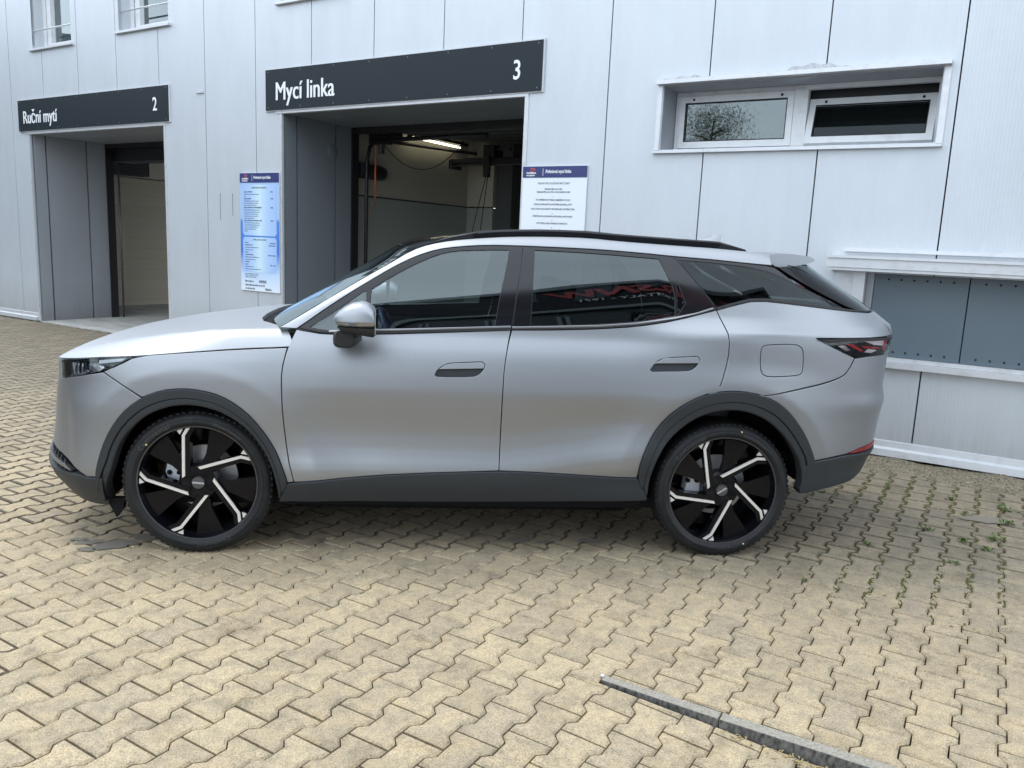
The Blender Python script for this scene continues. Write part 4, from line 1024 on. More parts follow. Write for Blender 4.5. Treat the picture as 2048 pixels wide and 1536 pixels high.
def sash(u0, u1, z0, z1, y, tilt, gm='window_glass'):
    M = Matrix.Translation((0, y, z0)) @ Matrix.Rotation(tilt, 4, 'X')
    h = z1-z0; bm = bmesh.new()
    box(bm, u0, u1, -.02, .045, 0, .065); box(bm, u0, u1, -.02, .045, h-.065, h); box(bm, u0, u0+.06, -.02, .045, .065, h-.065); box(bm, u1-.06, u1, -.02, .045, .065, h-.065)
    bmesh.ops.transform(bm, matrix=M, verts=bm.verts); s = finish('window_sash', bm, 'pvc_white', sw)
    bm = bmesh.new(); box(bm, u0+.06, u1-.06, .0, .006, .065, h-.065); bmesh.ops.transform(bm, matrix=M, verts=bm.verts); finish('pane', bm, gm, s)
    bm = bmesh.new()
    for (x0,x1,za,zb) in ((u0+.056,u1-.056,.060,.069),(u0+.056,u1-.056,h-.069,h-.060),(u0+.056,u0+.064,.07,h-.07),(u1-.064,u1-.056,.07,h-.07)): box(bm, x0, x1, -.0215, -.012, za, zb)
    bmesh.ops.transform(bm, matrix=M, verts=bm.verts); finish('glazing_seal', bm, 'rubber_seal', s)
    bm = bmesh.new()
    for x in (u0+.14, u1-.11):
        r_ = lathe(bm, [(.001,-.026),(.012,-.026),(.012,-.019)], seg=10)
        for ring in r_:
            for v in ring: v.co.x += x; v.co.z += h-.032
    bmesh.ops.transform(bm, matrix=M, verts=bm.verts); finish('screw_cap', bm, 'core_black', s)
sash(-.118,.968,2.675,3.160,DV+.005,0); sash(1.095,2.138,2.68,3.10,DV-.03,math.radians(-17), 'hopper_glass')
# weathered sealant and run-off smear along the top of the hood
bm = bmesh.new(); n = 60; lo_ = []; hi_ = []
for k in range(n+1):
    u = -.20+2.40*k/n; hh = .012+.045*max(0, math.sin(k*.21+.6))*math.sin(math.pi*k/n)**.5+.01*math.sin(k*1.7)
    lo_.append(bm.verts.new((u,-.0022,3.2505))); hi_.append(bm.verts.new((u,-.0016,3.2505+max(.008,hh))))
for k in range(n): bm.faces.new((lo_[k], lo_[k+1], hi_[k+1], hi_[k]))
finish('sealant_smear', bm, 'smear_grey', sw)
boxo('room_behind', -.2, 2.2, 1.6, 1.62, 2.2, 3.9, 'equipment_black', sw)
for z in (3.05,3.20,3.42): boxo('room_beam', .6, 2.2, 1.3, 1.36, z, z+.035, 'yellow_mark', sw)
# boarded low window: hood, frame, boards with screws, sill rail
bw = boxo('boarded_window', 1.80, 5.2, .19, .21, .80, 1.56, 'core_black', bld)
boxo('window_hood', 1.50, 5.3, -.20, .0, 1.60, 1.675, 'aluminium_trim', bw); boxo('hood_flashing', 1.50, 5.3, -.215, .0, 1.677, 1.70, 'aluminium_trim', bw); boxo('upper_flashing', 1.60, 5.3, -.04, .0, 1.735, 1.765, 'aluminium_trim', bw)
boxo('hood_soffit', 1.51, 5.3, -.19, .0, 1.575, 1.598, 'aluminium_trim', bw)
boxo('window_post', 1.56, 1.70, -.06, -.002, .86, 1.573, 'aluminium_trim', bw); boxo('window_post', 1.703, 1.80, -.075, -.002, .86, 1.573, 'aluminium_trim', bw)
boxo('sill_rail', 1.56, 5.3, -.07, .06, .775, .825, 'aluminium_trim', bw); boxo('sill_flashing', 1.56, 5.3, -.035, .06, .827, .86, 'aluminium_trim', bw)
boxo('frame_inner', 1.803, 1.86, .02, .05, .862, 1.572, 'reveal_cladding', bw)
for a, b in ((1.865,2.572),(2.580,3.30),(3.308,4.02),(4.028,4.74),(4.748,5.19)):
    bd = boxo('cover_board', a, b, .015, .035, .863, 1.570, 'board_grey', bw, .002)
    bm = bmesh.new()
    for z in (.905,1.515):
        for k in range(6):
            x = a+.11+k*(b-a-.22)/5; r_ = lathe(bm, [(.001,.009),(.008,.010),(.009,.016)], seg=10)
            for ring in r_:
                for v in ring: v.co.x += x; v.co.z += z
    finish('board_screw', bm, 'core_black', bd)
# stain streak pieces on the cladding
for (u, z, l) in ((-6.62,2.20,.36),(-6.36,2.20,.30)): boxo('screw_rust_line', u, u+.008, -.0022, -.0005, z-l, z, 'board_grey', bld)
boxo('cable_clip', -7.07,-6.92, -.02, -.001, 3.55, 3.575, 'facade_cladding', bld)
# ---- fascia signs
def screws(bm, pts, y, r=.009):
    for (x, z) in pts:
        r_ = lathe(bm, [(.001,y-.004),(r*.6,y-.004),(r,y)], seg=8)
        for ring in r_:
            for v in ring: v.co.x += x; v.co.z += z
def fascia(u0, u1, z0, z1, word, num, wx, wz, wsize, wfit, nx, nz, nsize, label, group):
    t = thing('fascia_sign', label, 'sign', wl((u0+u1)/2, -.012, z0), -FA, group); w = (u1-u0)/2; h = z1-z0
    boxo('sign_panel', -w, w, -.022, .008, 0, h, 'sign_anthracite', t)
    bm = bmesh.new(); box(bm, -w-.018, w+.018, -.010, .009, -.012, h+.018); finish('sign_edge', bm, 'board_edge', t)
    items = []
    for k, dx in enumerate((-.006, 0, .006)): items.append((text_mesh(word, wsize, bold=0, depth=.002), (dx, -.0004*k, 0)))
    me = join_texts(items); wid = max(v.co.x for v in me.vertices); x0 = min(v.co.x for v in me.vertices)
    for v in me.vertices: v.co.x = (v.co.x-x0)*wfit/(wid-x0)
    o = link('lettering', me, 'sign_white', t); o.location = (wx-(u0+u1)/2, -.024, wz-z0)
    text_obj('number', num, nsize, (nx-(u0+u1)/2, -.024, nz-z0), 'sign_white', t, xscale=.80, bold=.003)
    bm = bmesh.new(); n = 8
    screws(bm, [(-w+.05+(2*w-.1)*k/(n-1), z) for k in range(n) for z in (.03, h-.03)], -.0225); finish('screw', bm, 'board_grey', t)
fascia(-5.64,-1.505,3.247,3.745,'Mycí linka','3',-5.445,3.365,.32,1.03,-1.86,3.378,.275,'anthracite board lettered Mycí linka and 3 above the right bay','fascia signs above the bays')
fascia(-11.74,-7.672,3.205,3.70,'Ruční mytí','2',-11.575,3.325,.29,1.03,-8.03,3.365,.265,'anthracite board lettered Ruční mytí and 2 above the left bay','fascia signs above the bays')
# ---- notice boards
def header(t, w, h, hh):
    boxo('board_header', -w, w, -.0155, -.0125, h-hh, h, 'print_navy', t)
    items = [(text_mesh('Prémiová mycí linka', hh*.42, xscale=.78, shear=.22, depth=.0006, bold=.0012), (-w*.28, -.017, h-hh*.60)),
             (text_mesh('DOBRA', hh*.22, xscale=1.35, depth=.0006, bold=.0010), (-w*.88, -.017, h-hh*.66)), (text_mesh('MYCÍ CENTRUM', hh*.14, xscale=.86, depth=.0006, bold=.001), (-w*.88, -.017, h-hh*.86))]
    link('header_lettering', join_texts(items), 'sign_white', t)
    boxo('header_rule', -w*.36, -w*.35, -.0172, -.0156, h-hh*.85, h-hh*.2, 'sign_white', t)
    bm = bmesh.new(); pts = [(-w*.72+.045*math.cos(a)*1.0-.0, -.0165, h-hh*.30+.014*math.sin(a)) for a in [math.radians(q) for q in range(110,-111,-20)]]; tube(bm, pts, .004, 6)
    tube(bm, [(-w*.78,-.0165,h-hh*.30),(-w*.66,-.0165,h-hh*.30)], .0025, 6); finish('header_emblem', bm, 'print_red', t)
pb = thing('price_board', 'tall blue and white price list board on the wall between the two bays', 'sign', wl(-5.797, -.008, .897), -FA, 'notice boards beside the right bay')
W_, H_ = .381, 1.567
boxo('board_edge', -W_-.004, W_+.004, -.009, .006, -.004, H_+.004, 'board_edge', pb)
o_ = boxo('board_face', -W_, W_, -.0125, -.0092, -.0, .0, 'print_blue', pb)
bm = bmesh.new(); box(bm, -W_, W_, -.0125, -.0092, -.78, .787); o2 = finish('board_face', bm, 'print_blue', pb); o2.location.z = .78; bpy.data.objects.remove(o_)
header(pb, W_, H_, .125)
def rpanel(z0, z1, m):
    bm = bmesh.new(); box(bm, -W_+.05, W_-.05, -.0140, -.0127, z0, z1); bmesh.ops.bevel(bm, geom=[e for e in bm.edges if abs(e.verts[0].co.y-e.verts[1].co.y) > .001], offset=.022, segments=3, affect='EDGES')
    finish('print_field', bm, m, pb)
rpanel(.745, 1.415, 'print_pale'); rpanel(.255, .725, 'print_pale')
L_ = []; yb = -.0148
def ln(s, x, z, size=.021, b=.0004, al='LEFT', xs=.8, sh=0): L_.append((text_mesh(s, size, xscale=xs, depth=.0004, bold=b, align=al, shear=sh), (x, yb, z)))
ln('CENÍK PORTÁLOVÉ MYČKY', 0, 1.365, .030, .0004, 'CENTER')
z = 1.315
for head, price, body in (('Program 1 STANDARD','90 Kč',['Nabízíme mytí karoserie, umytí kol, oplach a vysušení','sušení']),
    ('Program 2 BRILANT','140 Kč',['Předmytí, aktivní pěna, umytí karoserie a kol, oplach','vosk za tepla, sušení, leštění laku a konzervace laku','péče o lak a podvozek vozu, ošetření plastů']),
    ('Program 3 NADSTAVBA  ★ DOPORUČUJEME ★','190 Kč',['Předmytí vysokým tlakem, aktivní pěna, umytí karoserie','a kol, mytí podvozku, oplach demineralizovanou vodou','vosk za tepla, konzervace, sušení, leštění laku vozu','ochrana laku, péče o lak, ošetření kol a prahů vozu','závěrečné dosušení laku a skel vozu']),
    ('Program 4 SPECIÁL AUTO PODVOZKU / NANO','240 Kč',['Předmytí vysokým tlakem, aktivní pěna, umytí karoserie','a kol, mytí podvozku, oplach demineralizovanou vodou','nanovosk, konzervace, sušení, leštění laku vozu','ochrana laku a skel, ošetření kol i prahů','a dosušení'])):
    ln(head, -.30, z, .021, .0010); ln(price, .22, z, .021, .0010); z -= .030
    for b in body: ln(b, -.30, z, .0185, .0001, xs=.74); z -= .0275
    z -= .004
ln('CENÍK RUČNÍHO ČIŠTĚNÍ', 0, .682, .028, .0003, 'CENTER')
z = .645
for s, q in (('Program A','osobní  SUV/VAN'),('Základní čištění interiéru','od 350 Kč  od 450 Kč'),('vysávání interiéru, umytí plastů, čištění oken',''),('a rohoží vozu, provonění',''),('Program B',''),('Kompletní čištění interiéru','od 1500 Kč  od 1900 Kč'),('tepování sedadel, čištění plastů, kůže a stropu',''),('ozonová dezinfekce interiéru vozu',''),('Zimní balíček',''),('Program 1','170 Kč     190 Kč'),('Ošetření těsnění a zámků',''),('Ke každému programu možnost příplatku od 50 Kč','')):
    ln(s, -.29, z, .019, .0006 if q or s.startswith(('Prog','Zim')) else .0001, xs=.78)
    if q: ln(q, .31, z, .019, .0008, 'RIGHT', .78)
    z -= .0325
for k, s in enumerate(('Otevírací doba: pondělí – pátek 7:00 – 18:00, sobota','neděle zavřeno. Při nepříznivém počasí se provoz','může změnit bez předchozího upozornění.')): ln(s, -.30, .225-.022*k, .016, .0001, xs=.8)
ln('Mytí vozidel se', -.30, .118, .038, .0003, sh=.2, xs=.75); ln('SOFTECS', -.02, .118, .044, .0018, sh=.2)
ln('nejjemnějším materiálem všech dob', -.30, .068, .036, .0003, sh=.2, xs=.75); ln('od světového lídra', -.30, .020, .036, .0003, sh=.2, xs=.72); ln('WashTec', .10, .020, .040, .0012, sh=.2)
link('print_lines', join_texts(L_), 'print_text', pb)
ib = thing('instruction_board', 'white instruction board with navy header on the wall right of the right bay', 'sign', wl(-1.303, -.008, 1.30), -FA, 'notice boards beside the right bay')
W_, H_ = .381, 1.188; yb = -.0132
boxo('board_edge', -W_-.004, W_+.004, -.009, .006, -.004, H_+.004, 'board_edge', ib); boxo('board_face', -W_, W_, -.0125, -.0092, 0, H_, 'print_white', ib); header(ib, W_, H_, .115)
L_ = []
ln('POKYNY PRO POUŽÍVÁNÍ MYCÍ LINKY', 0, 1.005, .028, .0004, 'CENTER', .78)
for s, z, q in (('Maximální výška vozu: 2,20m.',.950,.024),('Maximální šířka vozu: 2,30m v úrovni zpětných zrcátek.',.920,.024),('1.',.872,.02),('PO OTEVŘENÍ VRAT POMALU NAJÍŽDĚJTE DO HALY,',.838,.0235),('DOKUD SE NEROZSVÍTÍ NA PODČNÍM UKAZATELI „STOP“.',.792,.0235),('KOLA VAŠEHO VOZU MUSÍ BÝT UPROSTŘED MEZI VODICÍMI LIŠTAMI.',.745,.0225),('2.',.700,.02),('VYPNĚTE MOTOR, ZATÁHNĚTE RUČNÍ BRZDU, NEVYSTUPUJTE.',.670,.0225),('3.',.630,.02),('MYTÍ VOZIDLA BUDE ZAHÁJENO AUTOMATICKY.',.598,.0225),('4.',.555,.02),('PO UKONČENÍ MYCÍHO PROGRAMU VYJEĎTE Z MYCÍ LINKY.',.525,.0225)):
    ln(s, 0, z, q, .0006, 'CENTER', .74)
link('print_lines', join_texts(L_), 'print_text', ib)
# ---- things inside the right bay
def bayt(name, label, cat, u, v, z): return thing(name, label, cat, wl(u, v, z), -FA)
ft = bayt('fluorescent_lamp', 'lit fluorescent tube hanging under the ceiling of the right bay', 'lamp', -5.25, 2.45, 3.24)
tubeo('lamp_tube', [(0,0,0),(-.03,1.32,.0)], .017, 'tube_emit', ft, 12)
boxo('lamp_housing', -.06, .05, -.08, 1.45, .03, .075, 'equipment_black', ft); tubeo('lamp_socket', [(0,-.06,0),(0,0,0)], .03, 'rail_steel', ft)
dt = bayt('ventilation_duct', 'short black round duct on the left wall inside the right bay', 'duct', -5.38, 1.5, 2.64)
bm = bmesh.new(); tube(bm, [(0,-.05,0),(0,.38,0),(.0,.46,0),(.0,.50,0)], [.11,.11,.10,.04], 20); finish('duct_pipe', bm, 'duct_black', dt, 50)
tubeo('duct_hanger', [(0,.16,.1),(0,.16,.58)], .006, 'equipment_black', dt)
hs = bayt('air_hose', 'orange hose hanging beside the door track inside the right bay', 'hose', -5.22, 1.62, 3.1)
tubeo('hose_grip', [(.0,0,-.28),(-.02,.02,-.55),(-.05,.06,-.85)], .013, 'hose_orange', hs); tubeo('hose_line', [(0,0,0),(0,0,-.28)], .006, 'hose_orange', hs); tubeo('hose_line', [(-.05,.06,-.85),(-.09,.02,-.98),(-.13,-.05,-1.15),(-.15,-.10,-1.35)], .006, 'hose_orange', hs)
ca = bayt('slack_cable', 'black cable sagging in a loop under the bay ceiling', 'cable', -5.15, 1.62, 3.12)
tubeo('cable_run', [(t*.85, t*.9, -.02-.42*(1-(2*t-1)**2)+.05*t) for t in [k/14 for k in range(15)]], .007, 'equipment_black', ca)
op = bayt('door_operator', 'black door motor bracket at the top left of the right bay', 'motor', -5.2, 1.6, 3.0)
boxo('motor_box', -.08, .22, -.05, .12, .02, .14, 'equipment_black', op, .01); boxo('motor_arm', .08, .14, -.04, .04, -.12, .02, 'rail_steel', op, .01); boxo('motor_bracket', -.1, .5, -.02, .0, .10, .16, 'equipment_black', op)
ga = bayt('wash_gantry', 'dark overhead gantry beam with a hanging head and two cables in the right bay', 'gantry', -4.35, 3.4, 2.9)
bm = bmesh.new(); box(bm, -.75, 2.6, -.12, .12, .02, .11, .02); box(bm, -.78, -.70, -.14, .14, -.06, .10, .02); finish('gantry_beam', bm, 'equipment_black', ga)
tubeo('gantry_rail', [(-.74,-.13,-.02),(.2,-.15,-.01),(2.6,-.13,.03)], .012, 'rail_steel', ga)
boxo('head_box', -.12, .10, -.14, .14, .10, .30, 'equipment_black', ga, .02); boxo('head_neck', -.06, .05, -.20, -.13, -.12, .12, 'equipment_black', ga, .01); boxo('head_plug', -.05, .04, -.21, -.12, -.20, -.12, 'duct_black', ga, .01); boxo('head_bracket', .1, .32, -.05, .05, .22, .27, 'rail_steel', ga, .01)
for a, b in ((-.02,-.33),(.015,-.13)): tubeo('gantry_cable', [(a,-.16,-.2),(a*.5+b*.5,-.16,-.75),(b,-.16,-1.4)], .007, 'equipment_black', ga)
# ---------------------------------------------------------------- ground, pavers, kerb
E1A = math.radians(-36.4); E1 = np.array([math.cos(E1A), math.sin(E1A)]); E2 = np.array([-E1[1], E1[0]])
ORG = np.array([-.306,-2.188]); PWD, PLN = .1468, .2205
bm = bmesh.new(); box(bm, -300, 300, -300, 300, -.30, -.10); g = finish('ground', bm, 'asphalt'); g['kind'] = 'structure'
n2, t2 = np.array([NN.x, NN.y]), np.array([TT.x, TT.y])
K0, K1 = np.array([.507,-2.146]), np.array([1.395,-2.752]); KD = (K1-K0)/np.linalg.norm(K1-K0); KN = np.array([KD[1], -KD[0]])   # KN points to the near side
KEND = K0+KD*2.6
def drop(P):
    """the paving in front of the kerb falls away towards the right"""
    P = np.asarray(P, float); d = P-K0; t = d@KD; q = d@KN
    f = np.clip(t/1.1, 0, 1.6); f = f*f*(3-2*np.minimum(f,1))/1.0 if False else np.clip(t/1.05,0,1.8)
    return np.where(q > 0, -.062*f*np.exp(-np.maximum(q-.25,0)/.7), 0.)
yard = None
# bedding: fine sheet following the drop
xs = np.linspace(-16, 9, 93); ys = np.linspace(-9, 13.5, 91); X, Y = np.meshgrid(xs, ys, indexing='ij')
Pz = np.stack([X.ravel(), Y.ravel()],1); V = np.concatenate([Pz, (-.017+1.15*np.minimum(drop(Pz), np.minimum(drop(Pz+KN*.32), drop(Pz+KN*.16))))[:,None]],1)
F = []
for i in range(92):
    for j in range(90):
        a = i*91+j; F.append((a, a+91, a+92, a+1))
me = bpy.data.meshes.new('paved_yard'); me.from_pydata(V.tolist(), [], F); yard = link('paved_yard', me, 'joint_sand'); yard['kind'] = 'structure'
hw, hn, hl, gp_ = .0874, .0594, PLN/2, .0028
OUTL = [(-hw,-hl),(hw,-hl),(hw,-.069),(hn,-.041),(hn,.041),(hw,.069),(hw,hl),(-hw,hl),(-hw,.069),(-hn,.041),(-hn,-.041),(-hw,-.069)]
def off_poly(pl, d):
    P, n, k = tnorm(pl); return P-n*k*d
BASE = [(a, b*(1-.0012/hl)) for a, b in off_poly(OUTL, gp_)]
def clip(poly, p0, nrm):
    out = []; n = len(poly)
    for i in range(n):
        a, b = np.array(poly[i]), np.array(poly[(i+1)%n]); da, db = (a-p0)@nrm, (b-p0)@nrm
        if da >= 0: out.append(a)
        if (da >= 0) != (db >= 0): out.append(a+(b-a)*da/(da-db))
    return out
CAMP = np.array([-.1918,-5.0006])
pieces = []
for i in range(-130, 100):
    for j in range(-90, 90):
        c = ORG+E1*PWD*i+E2*(PLN*j+PLN/2+(PLN/2 if i % 2 else 0))
        v = c@n2-FD; u = c@t2
        if v > .02 or c[1] < -7.2 or c[0] < -15 or c[0] > 7: continue
        rel = c-CAMP; dep = rel@np.array([.0974,.995]); lat = rel@np.array([.995,-.0974])
        if dep < .8 or abs(lat) > dep*.72+1.9: continue
        if u > -1.7 and v > -.62: continue                # earth strip at the foot of the wall
        pl = [c+E1*a+E2*b for a, b in BASE]
        parts = [pl]
        d = np.array([(q-K0) for q in pl]); tk, qk = d@KD, d@KN
        if tk.max() > -.01 and (c-K0)@KD < 3.75 and qk.min() < .056 and qk.max() > -.004:
            parts = [clip(pl, K0+KN*-.005, -KN), clip(pl, K0+KN*.055, KN)]
            if tk.min() < 0 and tk.max() < .12: parts.append(clip(clip(clip(pl, K0-KD*.005, -KD), K0+KN*-.008, KN), K0+KN*.058, -KN))
        if v > -.10: parts = [clip(q, n2*FD-n2*.10, -n2) for q in parts]
        for q in parts:
            q = [p for k, p in enumerate(q) if np.hypot(*(p-q[k-1])) > .004] if len(q) > 2 else q
            if len(q) < 3: continue
            ar = .5*sum(q[k-1][0]*q[k][1]-q[k][0]*q[k-1][1] for k in range(len(q)))
            if abs(ar) < .0012: continue
            pieces.append((dep, lat, q, len(parts) > 1 or len(q) != 12))
def paver_geo(q, local=None):
    q = np.array(q); c = q.mean(0)
    tz = (random.uniform(-.0016,.0016), random.uniform(-.012,.012), random.uniform(-.012,.012))
    bv = .0085
    try: inn = off_poly([tuple(p) for p in q], bv)
    except Exception: inn = c+(q-c)*.95
    inn = np.array(inn)
    z = lambda P, h: h+tz[0]+(P-c)@np.array(tz[1:])*1.0+drop(P)
    top = np.concatenate([inn, z(inn, .0)[:,None]],1); rim = np.concatenate([q, z(q, -.0068)[:,None]],1); bot = np.concatenate([q, z(q, -.034)[:,None]],1)
    n = len(q)
    F = [tuple(range(n))]+[(a,b,c_,d_) for a,b,c_,d_ in [(k, n+k, n+(k+1)%n, (k+1)%n) for k in range(n)]]+[(n+k, 2*n+k, 2*n+(k+1)%n, n+(k+1)%n) for k in range(n)]
    return np.concatenate([top, rim, bot]), F, c
pieces.sort(key=lambda t: t[0])
def in_view(p):
    dep, lat, q, _ = p
    c = np.mean(q, 0); d = Vector((c[0]+.1918, c[1]+5.0006, -1.6561)); w = d.dot(cf)
    if w < .2: return False
    X_, Y_ = d.dot(cr)/w, d.dot(cu)/w
    return abs(X_) < .67 and abs(Y_) < .51
near = [p for p in pieces if in_view(p)][:300]; ids = set(id(p) for p in near)
for p in near:
    V, F, c = paver_geo(p[2]); V = V-np.array([c[0],c[1],0])
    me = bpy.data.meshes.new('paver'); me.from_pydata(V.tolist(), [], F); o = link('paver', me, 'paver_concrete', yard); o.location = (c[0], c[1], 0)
    if p[3]: o['label'] = 'paver cut to fit along the kerb'
VV, FF, TN, MI = [], [], [], []; base = 0
for p in pieces:
    if id(p) in ids: continue
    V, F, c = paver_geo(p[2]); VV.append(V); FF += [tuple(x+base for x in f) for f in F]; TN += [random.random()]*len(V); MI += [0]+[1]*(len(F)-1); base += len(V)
me = bpy.data.meshes.new('paver_field'); me.from_pydata(np.concatenate(VV).tolist(), [], FF)
at = me.attributes.new('tone', 'FLOAT', 'POINT'); at.data.foreach_set('value', TN)
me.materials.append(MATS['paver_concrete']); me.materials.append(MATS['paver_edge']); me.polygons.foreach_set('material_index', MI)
o = link('paver_field', me, None, yard); o['kind'] = 'stuff'
# kerb stones
kb = thing('kerb', 'low grey concrete kerb edge running out of the lower right corner', 'kerb', (K0[0],K0[1],0), math.atan2(KD[1],KD[0]), None)
for a, b in ((0,.463),(.468,1.46),(1.465,2.46),(2.465,3.7)):
    bm = bmesh.new(); box(bm, a, b, -.052, 0, -.2, .0025, .005)
    for v in bm.verts:
        if v.co.x < .02 and v.co.y < -.02 and a == 0: v.co.y += .012
    for f in bm.faces:
        f.normal_update()
    bmesh.ops.recalc_face_normals(bm, faces=bm.faces)
    for f in bm.faces: f.material_index = 1 if f.normal.y < -.5 else 0
    finish('kerb_stone', bm, ['kerb_concrete','kerb_side_shaded'], kb)
# earth and gravel strip at the wall foot
bm = bmesh.new()
def strip_z(u, v): return -.004+.008*math.sin(u*7+v*11)+.006*math.sin(u*17-v*23)
U_ = [ -1.7+k*.07 for k in range(125)]; Vv = [-.70+.07*k for k in range(11)]; gr = []
for u in U_: gr.append([bm.verts.new(wl(u, v, strip_z(u,v)-(.012 if k < 2 else 0))) for k, v in enumerate(Vv)])
for a, b in zip(gr, gr[1:]):
    for k in range(10): bm.faces.new((a[k], b[k], b[k+1], a[k+1])).smooth = True
o = finish('earth_strip', bm, 'gravel_dirt'); o['kind'] = 'structure'
VV, FF = [], []
def chip(P, r, h):
    b = len(VV); a0 = random.random()*6
    for k in range(5): VV.append((P[0]+r*math.cos(a0+k*1.257)*random.uniform(.7,1.2), P[1]+r*math.sin(a0+k*1.257)*random.uniform(.7,1.2), P[2]-.002))
    VV.append((P[0], P[1], P[2]+h)); FF.extend([(b+k, b+(k+1)%5, b+5) for k in range(5)])
for _ in range(5200):
    u = random.uniform(-1.6,6.0); v = -random.random()**.8*.66; q = wl(u, v, strip_z(u,v)+.003); chip(q, random.uniform(.004,.013), random.uniform(.004,.010))
me = bpy.data.meshes.new('gravel'); me.from_pydata(VV, [], FF); o = link('gravel', me, 'gravel_dirt'); o['kind'] = 'stuff'
# moss and weeds in the joints
def joint_pts(n, cx, cy, sp):
    out = []
    for _ in range(n):
        i = round(((np.array([cx,cy])+rng.normal(0,sp,2))-ORG)@E1/PWD-.5)
        x = (i+.5)*PWD; y = ((np.array([cx,cy])+rng.normal(0,sp,2))-ORG)@E2; out.append(ORG+E1*(x+random.uniform(-.013,.013))+E2*y)
    return out
VV, FF = [], []
MOSS = [(3.55,.3,.25,420),(3.1,.5,.25,380),(3.75,-.2,.2,260),(3.5,-.55,.2,160),(2.9,.55,.25,460),(3.3,.35,.3,520),(2.2,-1.2,.15,150),(2.75,-1.3,.15,150),(3.7,.1,.3,320),(2.5,.75,.2,120),(3.1,-.2,.3,140),(2.35,-1.0,.25,120),(2.15,-1.35,.2,120),(2.7,-1.15,.3,160),(3.0,-1.4,.3,120),(1.9,-1.3,.2,70)]
for cx, cy, sp, n in MOSS:
    for q in joint_pts(n, cx, cy, sp):
        if q@n2-FD > -.66: continue
        if not (1.75 < q[0]): continue
        chip((q[0],q[1],-.008), random.uniform(.007,.018), random.uniform(.007,.013))
me = bpy.data.meshes.new('joint_moss'); me.from_pydata(VV, [], FF); o = link('joint_moss', me, 'moss_green'); o['kind'] = 'stuff'
def leaf(V, F, p, d, L, w):
    d = d.normalized(); s = d.cross(Vector((0,0,1))); s = s.normalized() if s.length > .01 else Vector((1,0,0)); b = len(V)
    tip = p+d*L; mid = p+d*L*.5+Vector((0,0,L*.12))
    V += [tuple(p), tuple(mid-s*w), tuple(tip-Vector((0,0,L*.15))), tuple(mid+s*w)]; F.append((b,b+1,b+2,b+3))
WEED = [(3.07,-.80,.05),(2.92,-.46,.05),(3.27,-.62,.06),(3.04,-.66,.05),(2.39,-.72,.035),(3.39,-.16,.05),(3.55,-.35,.06),(3.50,.17,.04),(1.76,-1.23,.03),(2.62,.70,.04),(3.35,-.95,.05),(3.62,-.62,.06),(2.85,.62,.03),(3.2,.45,.03)]
WLAB = ['leafy weed in the middle of the right paving, lowest of the pair','small weed nearest the rear of the car among the right hand weeds','wide low weed below the oily patch','weed just above the lowest pair right of the car','lone small weed two rows right of the rear wheel','weed touching the oily patch on its right','spreading weed at the right edge beside the oily patch','weed just above the oily patch near the wall','tiny lone weed right of the rear tyre','small weed close behind the rear bumper','lowest weed in the right hand cluster','weed at the right edge below the oily patch','tiny weed at the wall side of the paving near the bumper','tiny weed by the earth strip in the right paving','weed cluster in a joint right of the rear bumper','pale weed in a joint at the right edge near the wall','ragged weed halfway between rear wheel and right edge','small tuft at the right edge of the paving']
WEED += [(2.62,.30,.035),(3.75,-.05,.06),(2.75,-1.0,.04),(3.72,-.40,.06)]
for (wx, wy, sz), wlab in zip(WEED, WLAB):
    V, F = [], []
    for k in range(random.randint(14,26)):
        a = random.random()*6.28; e = random.uniform(.15,1.1); p = Vector((wx+rng.normal(0,sz*.35), wy+rng.normal(0,sz*.35), -.006))
        leaf(V, F, p+Vector((0,0,random.uniform(0,sz*.3))), Vector((math.cos(a)*math.cos(e), math.sin(a)*math.cos(e), math.sin(e))), random.uniform(.4,1)*sz, random.uniform(.08,.2)*sz)
    me = bpy.data.meshes.new('weed'); me.from_pydata(V, [], F); me.transform(Matrix.Translation((-wx,-wy,0)))
    o = link('weed', me, 'leaf_green'); o.location = (wx, wy, 0); tag(o, wlab, 'weed', 'weeds in the paver joints')
V, F = [], []
for (cx, cy, n, sp) in ((1.10,-2.66,60,.07),(1.2,-2.72,40,.06),(2.3,-1.72,26,.08),(2.42,-1.80,16,.06),(.95,-2.52,16,.05),(3.4,.2,70,.25),(2.9,.62,60,.2),(2.05,-1.45,14,.06)):
    for _ in range(n):
        P = np.array([cx,cy])+rng.normal(0,sp,2)
        if cx < 1.3: 
            t_ = (P-K0)@KD; P = K0+KD*t_+KN*(.062+abs(rng.normal(0,.018)))
        p = Vector((P[0],P[1],.001+float(drop(P)))); a = random.random()*6.28
        leaf(V, F, p, Vector((math.cos(a), math.sin(a), random.uniform(0,.3))), random.uniform(.008,.03), random.uniform(.002,.006))
me = bpy.data.meshes.new('dry_litter'); me.from_pydata(V, [], F); o = link('dry_litter', me, 'leaf_dry'); o['kind'] = 'stuff'
